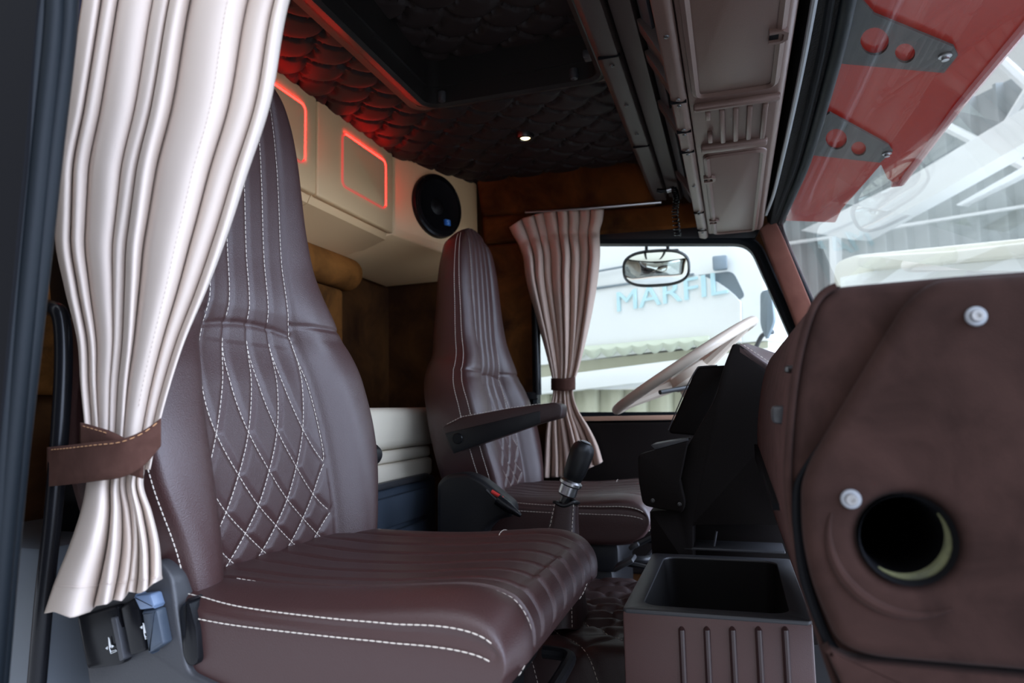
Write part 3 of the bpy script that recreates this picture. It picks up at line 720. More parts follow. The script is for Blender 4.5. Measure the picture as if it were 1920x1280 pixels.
# ------------------------------------------------------------------ dashboard end by the open door
YD = .70
D = lambda x, y, Y=YD: at(x, y, 'Y', Y)
db = thing('dashboard', 'brown suede dashboard end with bolted side panel and round duct hole at the right', 'dashboard', P(.25, 1.1, -.3))
rear = [D(1600, 532), D(1560, 540), D(1530, 570), D(1506, 640), D(1490, 730), D(1480, 850), D(1482, 950), D(1503, 1070), D(1545, 1210), D(1590, 1340)]
rear = cr(rear, 4)
poly = [P(.42, YD, .112), D(1800, 514)]+rear+[P(.42, YD, -.32)]
hc = D(1702, 1012); hr = .039
hole = circle(hc, hr, (1, 0, 0), (0, 0, 1), 32)
MB().prism(poly, (0, .88, 0), .012, 3, holes=[hole]).put('body', M_suede, db)
MB().tube([p+V((-.001, 0, 0)) for p in rear[3:]], .0035, 8).put('edge_piping', M_suede, db)
YE = YD-.026
E_ = lambda x, y: at(x, y, 'Y', YE)
ep = rpoly([P(.42, YE, .104), E_(1760, 520), E_(1705, 560), E_(1640, 665), E_(1522, 862), E_(1504, 910), E_(1506, 1010), E_(1525, 1100), E_(1575, 1215), E_(1640, 1238), P(.42, YE, -.222)], [0, .03, .02, .02, .03, .03, .03, .03, .03, .02, 0], 5)
he = circle(at(1702, 1012, 'Y', YE), .0375, (1, 0, 0), (0, 0, 1), 32)
pn = MB().prism(ep, (0, .026, 0), .013, 4, holes=[he]).put('end_panel', M_suede, db)
arc = [V((he[0].x-.0375, YE, he[0].z))+V((math.cos(math.radians(a))*.062, 0, math.sin(math.radians(a))*.062)) for a in range(160, 300, 6)]
MB().tube(arc, [.0012+.004*math.sin(math.pi*k/(len(arc)-1)) for k in range(len(arc))], 8).put('raised_ring', M_suede, pn)
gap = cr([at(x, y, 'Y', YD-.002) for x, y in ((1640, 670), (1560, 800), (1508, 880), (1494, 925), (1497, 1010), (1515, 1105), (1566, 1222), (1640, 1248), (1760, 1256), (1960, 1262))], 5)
MB().tube(gap, [.0008+.0040*min(1, max(0, (k-4)/14)) for k in range(len(gap))], 8).put('panel_gap_shade', M_hole, db)  # black tube painted as the groove shadow round the end panel
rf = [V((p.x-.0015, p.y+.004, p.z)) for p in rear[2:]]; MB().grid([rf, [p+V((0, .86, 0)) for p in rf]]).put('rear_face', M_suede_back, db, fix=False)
hcE = at(1702, 1012, 'Y', YE)
MB().lathe([(.038, -.001), (.035, .012), (.034, .03), (.033, .30), (0, .302)], hcE, (0, 1, 0), 32).put('duct_tube', M_hole, db)
MB().tube([hcE+V((math.cos(math.radians(a))*.0345, .013, math.sin(math.radians(a))*.0345)) for a in range(-130, 41, 8)], [.001+.0045*math.sin(math.pi*k/21) for k in range(22)], 8).put('duct_highlight', M_green, db)  # olive arc painted as the highlight on the duct's lower right edge
for (x, y) in ((1829, 593), (1595, 935)):
    c = at(x, y, 'Y', YE)
    bl = MB().lathe([(.0078, 0), (.0086, .0015), (.0078, .003), (.005, .0032)], c, (0, -1, 0), 24).put('washer', M_greymetal, db)
    MB().lathe([(.0052, .002), (.0052, .006), (.0046, .0072), (.0026, .0072), (.0022, .004), (0, .004)], c, (0, -1, 0), 20).put('bolt', M_steel, bl)
lowp = rpoly([at(1545, 1212, 'Y', YE+.004), at(1600, 1240, 'Y', YE+.004), P(.42, YE+.004, -.228), P(.42, YE+.004, -.36), at(1640, 1420, 'Y', YE+.004)], .006, 3)
MB().prism(lowp, (0, .03, 0), .004, 2).put('lower_panel', M_suede, db)
MB().box(at(1461, 777, 'X', D(1486, 777).x-.005), (.016, .026, .020), .005, 2).put('switch_knob', M_greyp, db)
MB().lathe([(.004, 0), (.004, .006), (.0025, .008), (0, .008)], at(1487, 692, 'X', D(1498, 692).x-.001), (-1, -.2, 0), 12).put('pin', M_darksteel, db)
gv = [at(1418, 872, 'Y', 1.53), at(1455, 890, 'Y', .95)]
gx = gv[1].x-.004
MB().prism([P(gx-.004, .90, -.12), P(gx-.006, 1.56, -.085), P(gx-.006, 1.56, -.115), P(gx-.004, .90, -.128)], (.02, 0, 0)).put('rear_groove', M_hole, db)

# ------------------------------------------------------------------ centre console facing the driver
YC = 1.67
C_ = lambda x, y, Y=YC: at(x, y, 'Y', Y)
cc = thing('centre_console', 'very dark brown console block rising behind the storage box', 'console', C_(1340, 1075))
cp = rpoly([C_(1374, 644), C_(1386, 645), C_(1456, 694), C_(1500, 760), C_(1500, 985), C_(1300, 985), C_(1300, 1078), C_(1224, 1072), C_(1218, 958), C_(1272, 955), C_(1270, 870), C_(1342, 745), C_(1356, 690)], [.012, .004, 0, 0, 0, .004, .004, .004, .004, .01, .02, .03, .02], 4)
MB().prism(cp, (0, .10, 0), .004, 2).put('side_wall', M_dark, cc)
hood = [C_(1384, 645), C_(1456, 693), at(1500, 700, 'Y', 2.0), at(1486, 670, 'Y', 2.0), at(1400, 643, 'Y', 2.0)]
MB().prism(hood, (.0, 0, -.02), .003, 2).put('instrument_hood', M_leather, cc)
st = MB(); dashes(st, [at(x, y, 'Y', YC+.01)+V((0, .0, .003)) for x, y in ((1388, 645), (1420, 666), (1454, 689))], .006, .003, .0009); st.put('stitching', M_stitch, cc)
MB().box(P(-.02, 1.80, -.36), (.36, .02, .40), .004).put('back_wall', M_dark, cc)
MB().box((C_(1375, 1032)+V((0, .05, 0))), (.22, .10, .006), .002).put('shelf', M_greyp, cc)
MB().tube([C_(1338, 1030)+V((0, .03, .0)), C_(1343, 1000)+V((0, .03, 0))], .003, 6).put('shelf_pin', M_greyp, cc)
YP = YC-.04
pk = None
pp = rpoly([at(1196, 852, 'Y', YP), at(1290, 826, 'Y', YP), at(1275, 900, 'Y', YP), at(1285, 945, 'Y', YP), at(1280, 962, 'Y', YP), at(1205, 948, 'Y', YP), at(1197, 900, 'Y', YP)], [.012, 0, 0, .01, .01, .015, .01], 4)
pk = MB().prism(pp, (0, .0395, 0), .004, 2).put('side_pocket', M_dark, cc)
MB().prism([at(1220, 834, 'Y', YP+.005), at(1288, 822, 'Y', YP+.005), at(1290, 826, 'Y', YP+.005), at(1228, 843, 'Y', YP+.005)], (0, .12, 0), .001).put('flap', M_greyp, pk)
for x, y in ((1224, 938), (1274, 945)): screw(pk, at(x, y, 'Y', YP-.0005), (0, -1, 0), .005)
YT = 1.86
tb = thing('dash_monitor', 'black rounded monitor on the console facing the far seat', 'monitor', at(1300, 815, 'Y', YT))
tp = rpoly([at(1252, 812, 'Y', YT), at(1306, 688, 'Y', YT), at(1364, 684, 'Y', YT), at(1318, 818, 'Y', YT)], [.012, .012, .012, .012], 4)
MB().prism(tp, (0, .20, 0), .006, 3).put('casing', M_dark, tb)
edge = [at(x, y, 'Y', YT-.002) for x, y in ((1253, 806), (1262, 784), (1288, 724), (1306, 692), (1314, 687), (1345, 685))]
MB().tube(cr(edge, 4), .0018, 6).put('bezel_edge', M_greyp, tb)

# ------------------------------------------------------------------ steering wheel
YSW = 2.27
a = at(1158, 768, 'Y', YSW); b = at(1412, 602, 'Y', YSW); c = (a+b)/2; Rw = (b-a).length/2
e1 = (b-a).normalized(); e2 = V((0, 1, 0)); e2 = (Matrix.Rotation(math.radians(2.5), 3, e1) @ e2); n3 = e1.cross(e2).normalized()
if n3.z < 0: n3 = -n3
sw = thing('steering_wheel', 'ivory and brown steering wheel with finger grips before the side window', 'steering wheel', c)
rows = []
for k in range(160):
    t = 2*math.pi*k/160; er = e1*math.cos(t)+e2*math.sin(t); cen = c+er*Rw; r = []
    for j in range(16):
        p = 2*math.pi*j/16; rad = .0155
        if math.cos(p) < -.2: rad += .004*math.sin(t*44)*(-math.cos(p))
        r.append(cen+er*math.cos(p)*rad+n3*math.sin(p)*rad)
    rows.append(r)
rows.append(rows[0]); MB().grid(rows, True).put('rim', M_wheel, sw)
for t in (20, 160, 200, 340):
    er = e1*math.cos(math.radians(t))+e2*math.sin(math.radians(t))
    MB().tube([c+er*.05-n3*.03, c+er*.14-n3*.018, c+er*(Rw-.008)], [.026, .019, .014], 10).put('spoke', M_wheel, sw)
MB().lathe([(0, .0), (.05, -.003), (.075, -.015), (.08, -.04), (.06, -.06), (0, -.06)], c, n3, 28).put('hub', M_wheel, sw)
MB().tube([c-n3*.05, c-n3*.12, c-n3*.30+V((.03, 0, 0))], [.055, .06, .06], 16).put('column_shroud', M_wheel, sw)
MB().tube([c-n3*.075+V((0, -.05, 0)), c-n3*.075+V((-.10, -.18, -.02))], .007, 8).put('stalk', M_blackp, sw)

# ------------------------------------------------------------------ overhead console above the windscreen
oc = thing('overhead_console', 'bronze brown overhead console with two lidded bins above the windscreen', 'overhead console', P(0, 1.6, .60))
yA, yZ = .55, 2.57
zc = .62
# main tray: outline in XZ, swept along the cab
main = [P(-.059, yA, zc), P(.118, yA, zc-.002), P(.130, yA, zc+.012), P(.134, yA, zc+.05), P(.10, yA, zc+.30), P(-.02, yA, zc+.30), P(-.059, yA, zc+.06)]
MB().prism(main, (0, yZ-yA, 0), .006, 2).put('tray', M_console, oc)
lip = [P(-.092, yA, zc-.004), P(-.070, yA, zc-.010), P(-.060, yA, zc-.004), P(-.060, yA, zc+.05), P(-.075, yA, zc+.055), P(-.094, yA, zc+.03)]
MB().prism(lip, (0, yZ-yA+.03, 0), .004, 2).put('front_lip', M_console, oc)
def zl(x, y, z): return at(x, y, 'Z', z)
# bin lids
zz = zc-.006
l1 = rpoly([zl(1270, -160, zz), zl(1276, 0, zz), zl(1297, 186, zz), zl(1452, 170, zz), zl(1478, 0, zz), zl(1480, -160, zz)], [0, 0, .035, .035, 0, 0], 6)
l1 = rpoly([P(-.050, .70, zz), P(-.050, 1.385, zz), P(.114, 1.385, zz), P(.114, .70, zz)], .03, 6)
lid1 = MB().prism(l1, (0, 0, .012), .004, 2).put('bin_lid', M_console, oc)
l2 = rpoly([P(-.044, 1.72, zz), P(-.044, 2.55, zz), P(.108, 2.55, zz), P(.108, 1.72, zz)], .03, 6)
lid2 = MB().prism(l2, (0, 0, .012), .004, 2).put('bin_lid', M_console, oc)
def frame(l, w=.012):
    c = sum(l, V())/len(l)
    MB().sweep(l, [(.002, -.002), (.009, -.006), (.016, -.002), (.016, .01), (.002, .01)], (0, 0, 1), True).put('bin_rim', M_console, oc)
frame(l1); frame(l2)
def latch(p, parent, s=1):
    MB().sweep([p+V((-.014, s*.016, 0)), p+V((.006, s*.016, 0)), p+V((.012, s*.010, 0)), p+V((.012, -s*.010, 0)), p+V((.006, -s*.016, 0)), p+V((-.014, -s*.016, 0))], [(-.004, -.006), (.003, -.006), (.004, .004), (-.004, .004)], (0, 0, 1)).put('latch', M_console, parent)
    MB().box(p+V((-.003, 0, .0)), (.02, .024, .004), .001).put('latch_recess', M_hole, parent)
latch(P(.100, 1.18, zz-.002), lid1); latch(P(-.034, 1.90, zz-.002), lid2); latch(P(-.034, 2.36, zz-.002), lid2)
# raised ribs between the bins
for k, (x, ya, yz) in enumerate(((.006, 1.45, 1.635), (.034, 1.45, 1.635), (.062, 1.45, 1.635), (.092, 1.45, 1.64), (-.022, 1.45, 1.49), (-.022, 1.58, 1.625))):
    MB().box(P(x, (ya+yz)/2, zc-.005), (.011, yz-ya, .018), .003, 2).put('rib', M_console, oc)
MB().box(P(.035, 1.432, zc-.005), (.17, .02, .018), .006, 2).put('cross_rib', M_console, oc)
MB().box(P(.030, 1.675, zc-.005), (.15, .035, .018), .006, 2).put('cross_rib', M_console, oc)
for y in (1.12, 1.37, 1.40, 1.53, 1.56, 1.66, 1.69, 1.95, 2.22, 2.25, 2.45, 2.50): screw(oc, P(-.077, y, zc-.009), (0, 0, -1), .005)
for y in (1.385, 1.545, 1.675, 2.235, 2.47): MB().box(P(-.077, y, zc-.007), (.032, .003, .008)).put('seam', M_hole, oc)
# upper rails against the ceiling
r1 = [P(-.262, yA, .800), P(-.245, yA, .776), P(-.205, yA, .772), P(-.200, yA, .80), P(-.205, yA, .96), P(-.270, yA, .96)]
MB().prism(r1, (0, 2.60-yA, 0), .004, 2).put('upper_rail', M_console_dk, oc)
r2 = [P(-.196, yA, .785), P(-.150, yA, .768), P(-.142, yA, .80), P(-.145, yA, .96), P(-.196, yA, .96)]
MB().prism(r2, (0, 2.60-yA, 0), .004, 2).put('upper_rail', M_console_dk, oc)
r3 = [P(-.140, yA, .775), P(-.118, yA, .745), P(-.112, yA, .75), P(-.132, yA, .80)]
MB().prism(r3, (0, 2.58-yA, 0), .002, 2).put('shelf_edge', M_greyp, oc)
MB().prism([P(-.10, yA, .68), P(-.04, yA, .68), P(-.02, yA, .93), P(-.10, yA, .93)], (0, 2.0, 0)).put('shelf_back', M_hole, oc)
for y in (1.02, 1.33, 1.46, 1.72, 2.28):
    MB().prism([P(-.150, y, .775), P(-.085, y, .655), P(-.060, y, .655), P(-.06, y, .79)], (0, .05, 0), .004, 2).put('divider', M_console_dk, oc)
for y in (1.50, 1.72, 1.92): screw(oc, P(-.226, y, .772), (0, 0, -1), .006)
for y in (1.46, 2.02): MB().box(P(-.226, y, .774), (.05, .006, .008), .002).put('seam', M_hole, oc)

# coiled cable with plug
cb = thing('coiled_cable', 'black coiled cable with plug hanging from the overhead console end', 'cable', at(1270, 440, 'Y', 2.40))
pth = cr([at(1262, 352, 'Y', 2.40), at(1268, 370, 'Y', 2.40), at(1266, 400, 'Y', 2.40), at(1271, 442, 'Y', 2.40)], 8)
hel = []
for k in range(16*20+1):
    f = k/(16*20); i = f*(len(pth)-1); j = min(int(i), len(pth)-2); c = pth[j].lerp(pth[j+1], i-j); t = k/16*2*math.pi
    hel.append(c+V((math.cos(t)*.010, math.sin(t)*.010, 0)))
MB().tube(hel, .0028, 6).put('coil', M_blackg, cb)
MB().tube([at(1232, 357, 'Y', 2.40), at(1240, 358, 'Y', 2.40), at(1246, 357, 'Y', 2.40), at(1264, 353, 'Y', 2.40)], [.008, .009, .006, .009], 12).put('plug', M_blackg, cb)
MB().tube([at(1250, 357, 'Y', 2.40), at(1260, 354, 'Y', 2.40)], .0095, 12).put('plug_ring', M_steel, cb)

# ------------------------------------------------------------------ curtains
def curtain(rows, Yc, folds, amp, nrow, per=10, bottom=None, jitter=0, top=None):
    "rows: (py, xl, xr, amp scale); folds: fold borders in 0..1, each a rounded ridge with a sharp valley"
    ys = [r[0] for r in rows]; fl_ = smooth_itp(ys, [r[1] for r in rows]); fr_ = smooth_itp(ys, [r[2] for r in rows]); fa = smooth_itp(ys, [r[3] for r in rows])
    us = []
    for k in range(len(folds)-1): us += list(np.linspace(folds[k], folds[k+1], per+1)[:-1])
    us.append(1.0)
    fu = smooth_itp([0, 1], [0, 1])
    out_ = []; py0, py1 = ys[0], ys[-1]
    def pt(u, f, lift=0):
        py_ = py0+(py1-py0)*f
        k = min(int(np.searchsorted(folds, u, 'right'))-1, len(folds)-2); ph = (u-folds[k])/(folds[k+1]-folds[k]); wd = folds[k+1]-folds[k]
        rid = abs(math.sin(math.pi*ph))**.55*min(1.5, .55+wd*5)
        pe = py_
        if bottom: pe = py_ + (np.interp(u, bottom[0], bottom[1])-py1)*max(0, (f-.75)/.25)**1.0
        if top: pe = pe+(np.interp(u, top[0], top[1])-py0)*max(0, 1-f/.25)
        x = fl_(py_)+(fr_(py_)-fl_(py_))*u
        x += 6*jitter*math.sin(k*2.3+f*5)*math.sin(math.pi*ph)
        env = math.sin(math.pi*min(1, max(0, .06+u*.88)))**.6
        return at(x, pe, 'Y', Yc-amp*fa(py_)*rid*(1+.35*math.sin(k*1.7+1))-.5*amp*env*fa(py_)-lift)
    for j in range(nrow+1):
        out_.append([pt(u, j/nrow) for u in us])
    return MB().grid(out_), pt
fold1 = [0, .09, .17, .34, .42, .52, .80, .93, 1.0]
rows1 = [(-260, 190, 640, 1.0), (0, 155, 543, 1.0), (200, 124, 505, 1.0), (330, 104, 462, 1.0), (440, 104, 426, 1.0), (540, 122, 388, .95), (640, 146, 345, .85), (720, 152, 318, .7), (800, 160, 296, .6), (880, 164, 280, .6)]
ct = thing('curtain', 'large cream gathered curtain tied with a brown band in the open doorway', 'curtain', at(190, 1150, 'Y', .73))
mb, cpt = curtain(rows1, .73, fold1, .026, 130, 14, None, .8)
o = mb.put('upper_drape', M_curtain, ct, smooth=80, fix=False); solid(o, .0018, 0)
st = MB(); dashes(st, [cpt(.70, f, .002) for f in np.linspace(.02, .9, 200)], .0035, .003, .0006)
st.put('hem_stitching', mat('beige_thread', (.50, .40, .33), .9), ct)
fold1b = [0, .42, .58, .70, .78, .88, 1.0]
rows1b = [(850, 166, 276, .5), (905, 163, 268, .7), (960, 152, 284, .85), (1020, 132, 298, 1), (1090, 104, 303, 1), (1155, 82, 304, 1)]
mb, cptb = curtain(rows1b, .73, fold1b, .028, 70, 14, ([0, .10, .25, .40, .43, .52, .58, .66, .72, .8, 1], [1150, 1146, 1158, 1146, 1136, 1132, 1124, 1126, 1108, 1112, 1085]), .6)
o = mb.put('lower_drape', M_curtain, ct, smooth=80, fix=False); solid(o, .0018, 0)
hemp = MB()
for a_, b_ in zip(fold1b[:-1], fold1b[1:]): hemp.tube([cptb(u, .82, .0015) for u in np.linspace(a_+.02*(b_-a_), b_-.02*(b_-a_), 14)], .0010, 5)
hemp.put('hem_seam', M_curtain, ct)
# tie band
tbk = thing('curtain_tieback', 'brown suede tie band with tan stitching round the large cream curtain', 'curtain tie', at(190, 910, 'Y', .70))
def strip(sts, th=.003, nn=6):
    top_ = cr([at(x, a_, 'Y', Y) for x, a_, b_, Y in sts], nn); bot_ = cr([at(x, b_, 'Y', Y) for x, a_, b_, Y in sts], nn)
    rows = [[t.lerp(b, k/5) for t, b in zip(top_, bot_)] for k in range(6)]
    return rows
fs = strip([(90, 838, 912, .715), (130, 834, 908, .690), (180, 828, 902, .673), (230, 822, 894, .670), (270, 806, 872, .678), (302, 783, 836, .690)])
o = MB().grid(fs).put('front_band', M_tie, tbk); solid(o, .003, 0)
bs = strip([(152, 792, 850, .700), (180, 800, 862, .690), (215, 812, 880, .684), (268, 842, 897, .692)])
o = MB().grid(bs).put('rear_band', M_tie, tbk); solid(o, .003, 0)
st = MB(); dashes(st, [p+V((0, -.0025, -.004)) for p in fs[0][2:]], .006, .004, .0007); dashes(st, [p+V((0, -.0025, -.003)) for p in bs[0][2:12]], .006, .004, .0007)
st.put('stitching', M_orange_stitch, tbk, label='tan thread stitching')
# far curtain
YF = 2.61
fold2 = [0, .13, .26, .36, .5, .62, .74, .86, 1.0]
rows2 = [(392, 955, 1132, .8), (412, 962, 1130, .7), (436, 972, 1124, .45), (446, 975, 1124, .75), (470, 981, 1125, 1), (520, 986, 1121, 1), (580, 1001, 1111, .9), (640, 1018, 1098, .7), (690, 1031, 1085, .45), (715, 1036, 1077, .4), (735, 1037, 1074, .4), (770, 1030, 1084, .6), (810, 1024, 1104, .8), (850, 1021, 1120, .9), (890, 1018, 1130, .9)]
ct2 = thing('curtain', 'small beige gathered curtain tied beside the far side window', 'curtain', at(1070, 890, 'Y', YF))
mb, cpt2 = curtain(rows2, YF, fold2, .036, 110, 10, ([0, .4, .7, 1], [896, 893, 882, 865]), .5, ([0, .15, .4, 1], [426, 408, 397, 392]))
o = mb.put('fabric', M_curtain2, ct2, smooth=80, fix=False); solid(o, .002, 0)
tb2 = thing('curtain_tieback', 'dark brown tie band round the small curtain beside the far window', 'curtain tie', at(1055, 735, 'Y', YF-.05))
fs = strip([(1034, 709, 731, YF-.01), (1042, 709, 732, YF-.05), (1058, 709, 733, YF-.06), (1074, 707, 731, YF-.045), (1078, 706, 730, YF-.01)])
o = MB().grid(fs).put('band', M_tie, tb2); solid(o, .004, 0)
rod = MB().tube([at(985, 398, 'Y', YF+.01), at(1100, 391, 'Y', YF+.01), at(1240, 379, 'Y', YF+.01)], .006, 10).put('curtain_rod', M_steel)
single(rod, 'thin metal curtain rod above the far side window', 'curtain rod')

# ------------------------------------------------------------------ door opening on the left of the picture
YQ = .50
ds = thing('door_seal', 'thick black ribbed rubber door seal in the left foreground', 'door seal', at(10, 1280, 'Y', YQ))
for k, (dx, r, Yq, m) in enumerate(((0, .010, .50, M_rubber), (26, .010, .505, M_rubber), (52, .009, .515, M_rubber))):
    pts = cr([at(60+dx*1.0, -200, 'Y', Yq), at(78+dx, 0, 'Y', Yq), at(52+dx*.9, 300, 'Y', Yq), at(24+dx*.75, 620, 'Y', Yq), at(-2+dx*.55, 950, 'Y', Yq), at(-40+dx*.5, 1400, 'Y', Yq)], 8)
    MB().tube(pts, r, 12).put('seal_bead', m, ds)
fl_ = [at(70, -200, 'Y', .49), at(70, 0, 'Y', .49), at(45, 300, 'Y', .49), at(15, 620, 'Y', .49), at(-14, 950, 'Y', .49), at(-60, 1400, 'Y', .49), at(-400, 1400, 'Y', .49), at(-300, -200, 'Y', .49)]
struct(MB().prism(fl_, (0, .02, 0)).put('trim_6', M_hole))
gh = thing('grab_handle', 'glossy black tube grab handle beside the large cream curtain', 'grab handle', at(70, 1280, 'Y', .722))
MB().tube(cr([at(44, 578, 'Y', .75), at(70, 576, 'Y', .735), at(104, 580, 'Y', .722), at(116, 606, 'Y', .722), at(119, 680, 'Y', .722), at(113, 800, 'Y', .722), at(100, 960, 'Y', .722), at(84, 1110, 'Y', .722), at(66, 1320, 'Y', .722)], 8), .0115, 14).put('tube', M_blackg, gh)
MB().box(at(46, 578, 'Y', .757), (.03, .03, .04), .006).put('mount', M_blackp, gh)
struct(MB().prism(rpoly([at(80, 408, 'Y', .90), at(92, 386, 'Y', .90), at(140, 386, 'Y', .90), at(170, 700, 'Y', .90), at(160, 1290, 'Y', .90), at(98, 1290, 'Y', .90), at(104, 700, 'Y', .90), at(92, 560, 'Y', .90)], .012, 3), (0, .05, 0), .006, 2).put('trim_7', M_blackp))
st_ = MB().prism(rpoly([at(135, -160, 'Y', .82), at(185, -160, 'Y', .82), at(168, 0, 'Y', .82), at(130, 300, 'Y', .82), at(122, 342, 'Y', .82), at(92, 346, 'Y', .82), at(98, 300, 'Y', .82), at(120, 60, 'Y', .82)], .005, 3), (0, .02, 0), .004, 2).put('hanging_strap', M_navy)
single(st_, 'dark navy leather flap hanging behind the large cream curtain', 'strap')
struct(MB().box(P(-1.13, .90, -.42), (.30, .24, .46), .01).put('wall_right_lower', M_sill))
# far grab handle beside the far curtain
gh2 = thing('grab_handle', 'black vertical grab handle behind the small far curtain', 'grab handle', at(1012, 745, 'Y', 2.6))
MB().tube([at(1004, 560, 'Y', 2.61), at(1006, 640, 'Y', 2.60), at(1008, 740, 'Y', 2.60)], .016, 12).put('tube', M_blackg, gh2)
MB().box(at(998, 742, 'Y', 2.60), (.05, .03, .03), .004).put('mount', M_blackp, gh2)

# ------------------------------------------------------------------ outside: red sun visor above the windscreen
zv = .675
vs = [P(.232, .35, zv), P(.228, 1.4, zv), P(.215, 2.2, zv), at(1462, 413, 'Z', zv), at(1566, 417, 'Z', zv), at(1578, 392, 'Z', zv), at(1652, 308, 'Z', zv), at(1664, 335, 'Z', zv), at(1682, 347, 'Z', zv), at(1700, 338, 'Z', zv), at(1810, 190, 'Z', zv), P(.55, 1.2, zv), P(.56, .35, zv)]
sv = thing('sun_visor', 'red acrylic sun visor outside above the windscreen', 'sun visor', P(.38, 1.5, zv))
MB().prism(rpoly(vs, .012, 3), (0, 0, .006)).put('panel', M_visor, sv)
MB().tube([at(1672, 345, 'Z', zv-.004), at(1690, 343, 'Z', zv-.004), at(1800, 196, 'Z', zv-.004), P(.545, 1.2, zv-.004), P(.55, .4, zv-.004)], .010, 8).put('front_lip', M_visor_lip, sv)
def bracket(poly, holes, scr, lab):
    t = thing('visor_bracket', lab, 'bracket', at(scr[0], scr[1], 'Z', zv-.012), 'brackets under the red visor')
    zb_ = zv-.010
    MB().prism([at(x, y, 'Z', zb_) for x, y in poly], (0, 0, .005), holes=[[at(cx+math.cos(2*math.pi*k/20)*r, cy+math.sin(2*math.pi*k/20)*r*.97, 'Z', zb_) for k in range(20)] for cx, cy, r in holes]).put('plate', M_bracket, t, smooth=20)
    c = at(scr[0], scr[1], 'Z', zb_-.001)
    MB().lathe([(.012, 0), (.012, .003), (.007, .004), (.007, .010), (0, .011)], c, (0, 0, -1), 12).put('bolt', M_steel, t)
bracket([(1562, 118), (1770, 137), (1796, 104), (1788, 88), (1640, 28), (1610, -6), (1588, 2), (1566, 90)], [(1640, 78, 27), (1697, 100, 19)], (1772, 104), 'larger dark perforated bracket under the red visor, nearest the top of the photo')
bracket([(1513, 290), (1650, 305), (1674, 284), (1666, 272), (1556, 212), (1540, 222), (1522, 262)], [(1568, 261, 20), (1610, 279, 14)], (1663, 287), 'smaller dark perforated bracket under the red visor, further from the camera')

# ------------------------------------------------------------------ outside: side mirror
mc = at(1230, 503, 'Y', 2.96); mn = (V((.10, -1, -.42))).normalized(); mu = V((0, 0, 1)); mr = mu.cross(mn).normalized()*-1; mu = mn.cross(mr)*-1
mi = thing('side_mirror', 'oval black rimmed kerb mirror hanging outside the far side window', 'mirror', mc)
def ov(sx, sz, off, n=48): return [mc+mr*(sx*math.copysign(abs(math.cos(t))**.72, math.cos(t)))+mu*(sz*math.copysign(abs(math.sin(t))**.72, math.sin(t)))+mn*off for t in np.linspace(0, 2*math.pi, n+1)[:-1]]
MB().grid([ov(.131, .070, .004), ov(.137, .076, .008), ov(.143, .082, .0), ov(.138, .078, -.03), ov(.08, .04, -.055), ov(.001, .001, -.06)], True).put('housing', M_blackg, mi)
MB().grid([ov(.132*s, .071*s, .004+.030*(1-s*s)) for s in (1, .9, .75, .55, .3, .02)], True).put('mirror_glass', M_chrome, mi, smooth=90)
MB().box(at(1236, 476, 'Y', 3.0), (.17, .03, .03), .008).put('arm', M_blackp, mi)
for x in (1212, 1252): MB().tube([at(x, 476, 'Y', 3.0), at(x, 462, 'Y', 3.0), V((at(x, 462, 'Y', 3.0).x, YL+.064, at(x, 462, 'Y', 3.0).z))], .007, 8).put('stem', M_blackp, mi)

# ------------------------------------------------------------------ outside: white truck seen through the far window
o1 = at(1090, 640, 'Y', 4.7); o2 = at(1400, 640, 'Y', 3.95); ex = (o2-o1); ex.z = 0; ex.normalize(); tn = V((ex.y, -ex.x, 0))
T = lambda x, y, off=0: atp(x, y, o1+tn*off, tn)
wt = thing('white_truck', 'white truck parked outside the far side window with pale cyan lettering', 'truck', V((o1.x+.3, o1.y, -1.6)))
back = -tn*.35
MB().prism([T(960, 470), T(1300, 440), T(1420, 455), T(1432, 520), T(1440, 640), T(960, 680)], back, .02, 2).put('cab_shell', M_white, wt)
MB().prism([T(960, 690), T(1440, 640), T(1440, 690), T(960, 740)], back*.9).put('windscreen_header', M_beigep, wt)
MB().prism([T(960, 714, .06), T(1440, 652, .06), T(1440, 690, .06), T(960, 745, .06)], back*.9, .01, 2).put('bumper_band', M_white, wt)
cg = MB(); top_r = []; bot_r = []
for k in range(120):
    x = 960+480*k/119; off = .02*math.copysign(min(1, abs(math.sin(k*.55))*2), math.sin(k*.55))
    top_r.append(T(x, 730, -.02+off)); bot_r.append(T(x, 900, -.02+off))
o = cg.grid([top_r, bot_r]).put('side_boards', M_beigep, wt); solid(o, .02)
MB().prism(rpoly([T(960, 558, .004), T(1110, 540, .004), T(1200, 528, .004), T(1374, 508, .004), T(1398, 558, .004), T(1340, 570, .004)], .04, 4), back*.05).put('windscreen', M_glassdk, wt)
arcp = [(1300, 514), (1322, 519), (1345, 529), (1362, 541), (1376, 553), (1388, 566)]
MB().prism([T(960, 564, .02), T(1110, 544, .02), T(1200, 531, .02)]+[T(x, y, .02) for x, y in arcp]+[T(1388, 640, .02), T(960, 690, .02)], back*.04).put('sun_strip', M_white, wt)
for (xa, ya, xb, yb2) in ((1090, 514, 1200, 494), (1010, 555, 1300, 514)):
    MB().tube([T(xa, ya, .03), T(xb, yb2, .03)], .008, 6).put('roof_seam', M_glassdk, wt)
lt_w = (T(1372, 543, .03)-T(1148, 558, .03)).length
text('lettering', 'MARFIL', (T(1372, 543, .03)+T(1148, 558, .03))/2, ex, (0, 0, 1), lt_w/3.45, M_cyan, wt, .004, .7)
sc_ = []
for k in range(150):
    x = 1040+290*k/149; h = 10+9*abs(math.sin(k*.21)); sc_.append((x, h))
fr0 = [T(x, 650-(x-1090)*.085, .05) for x, h in sc_]; fr1 = [T(x, 650-(x-1090)*.085+h*.5, .065) for x, h in sc_]; fr2 = [T(x, 650-(x-1090)*.085+h*1.25, .055) for x, h in sc_]
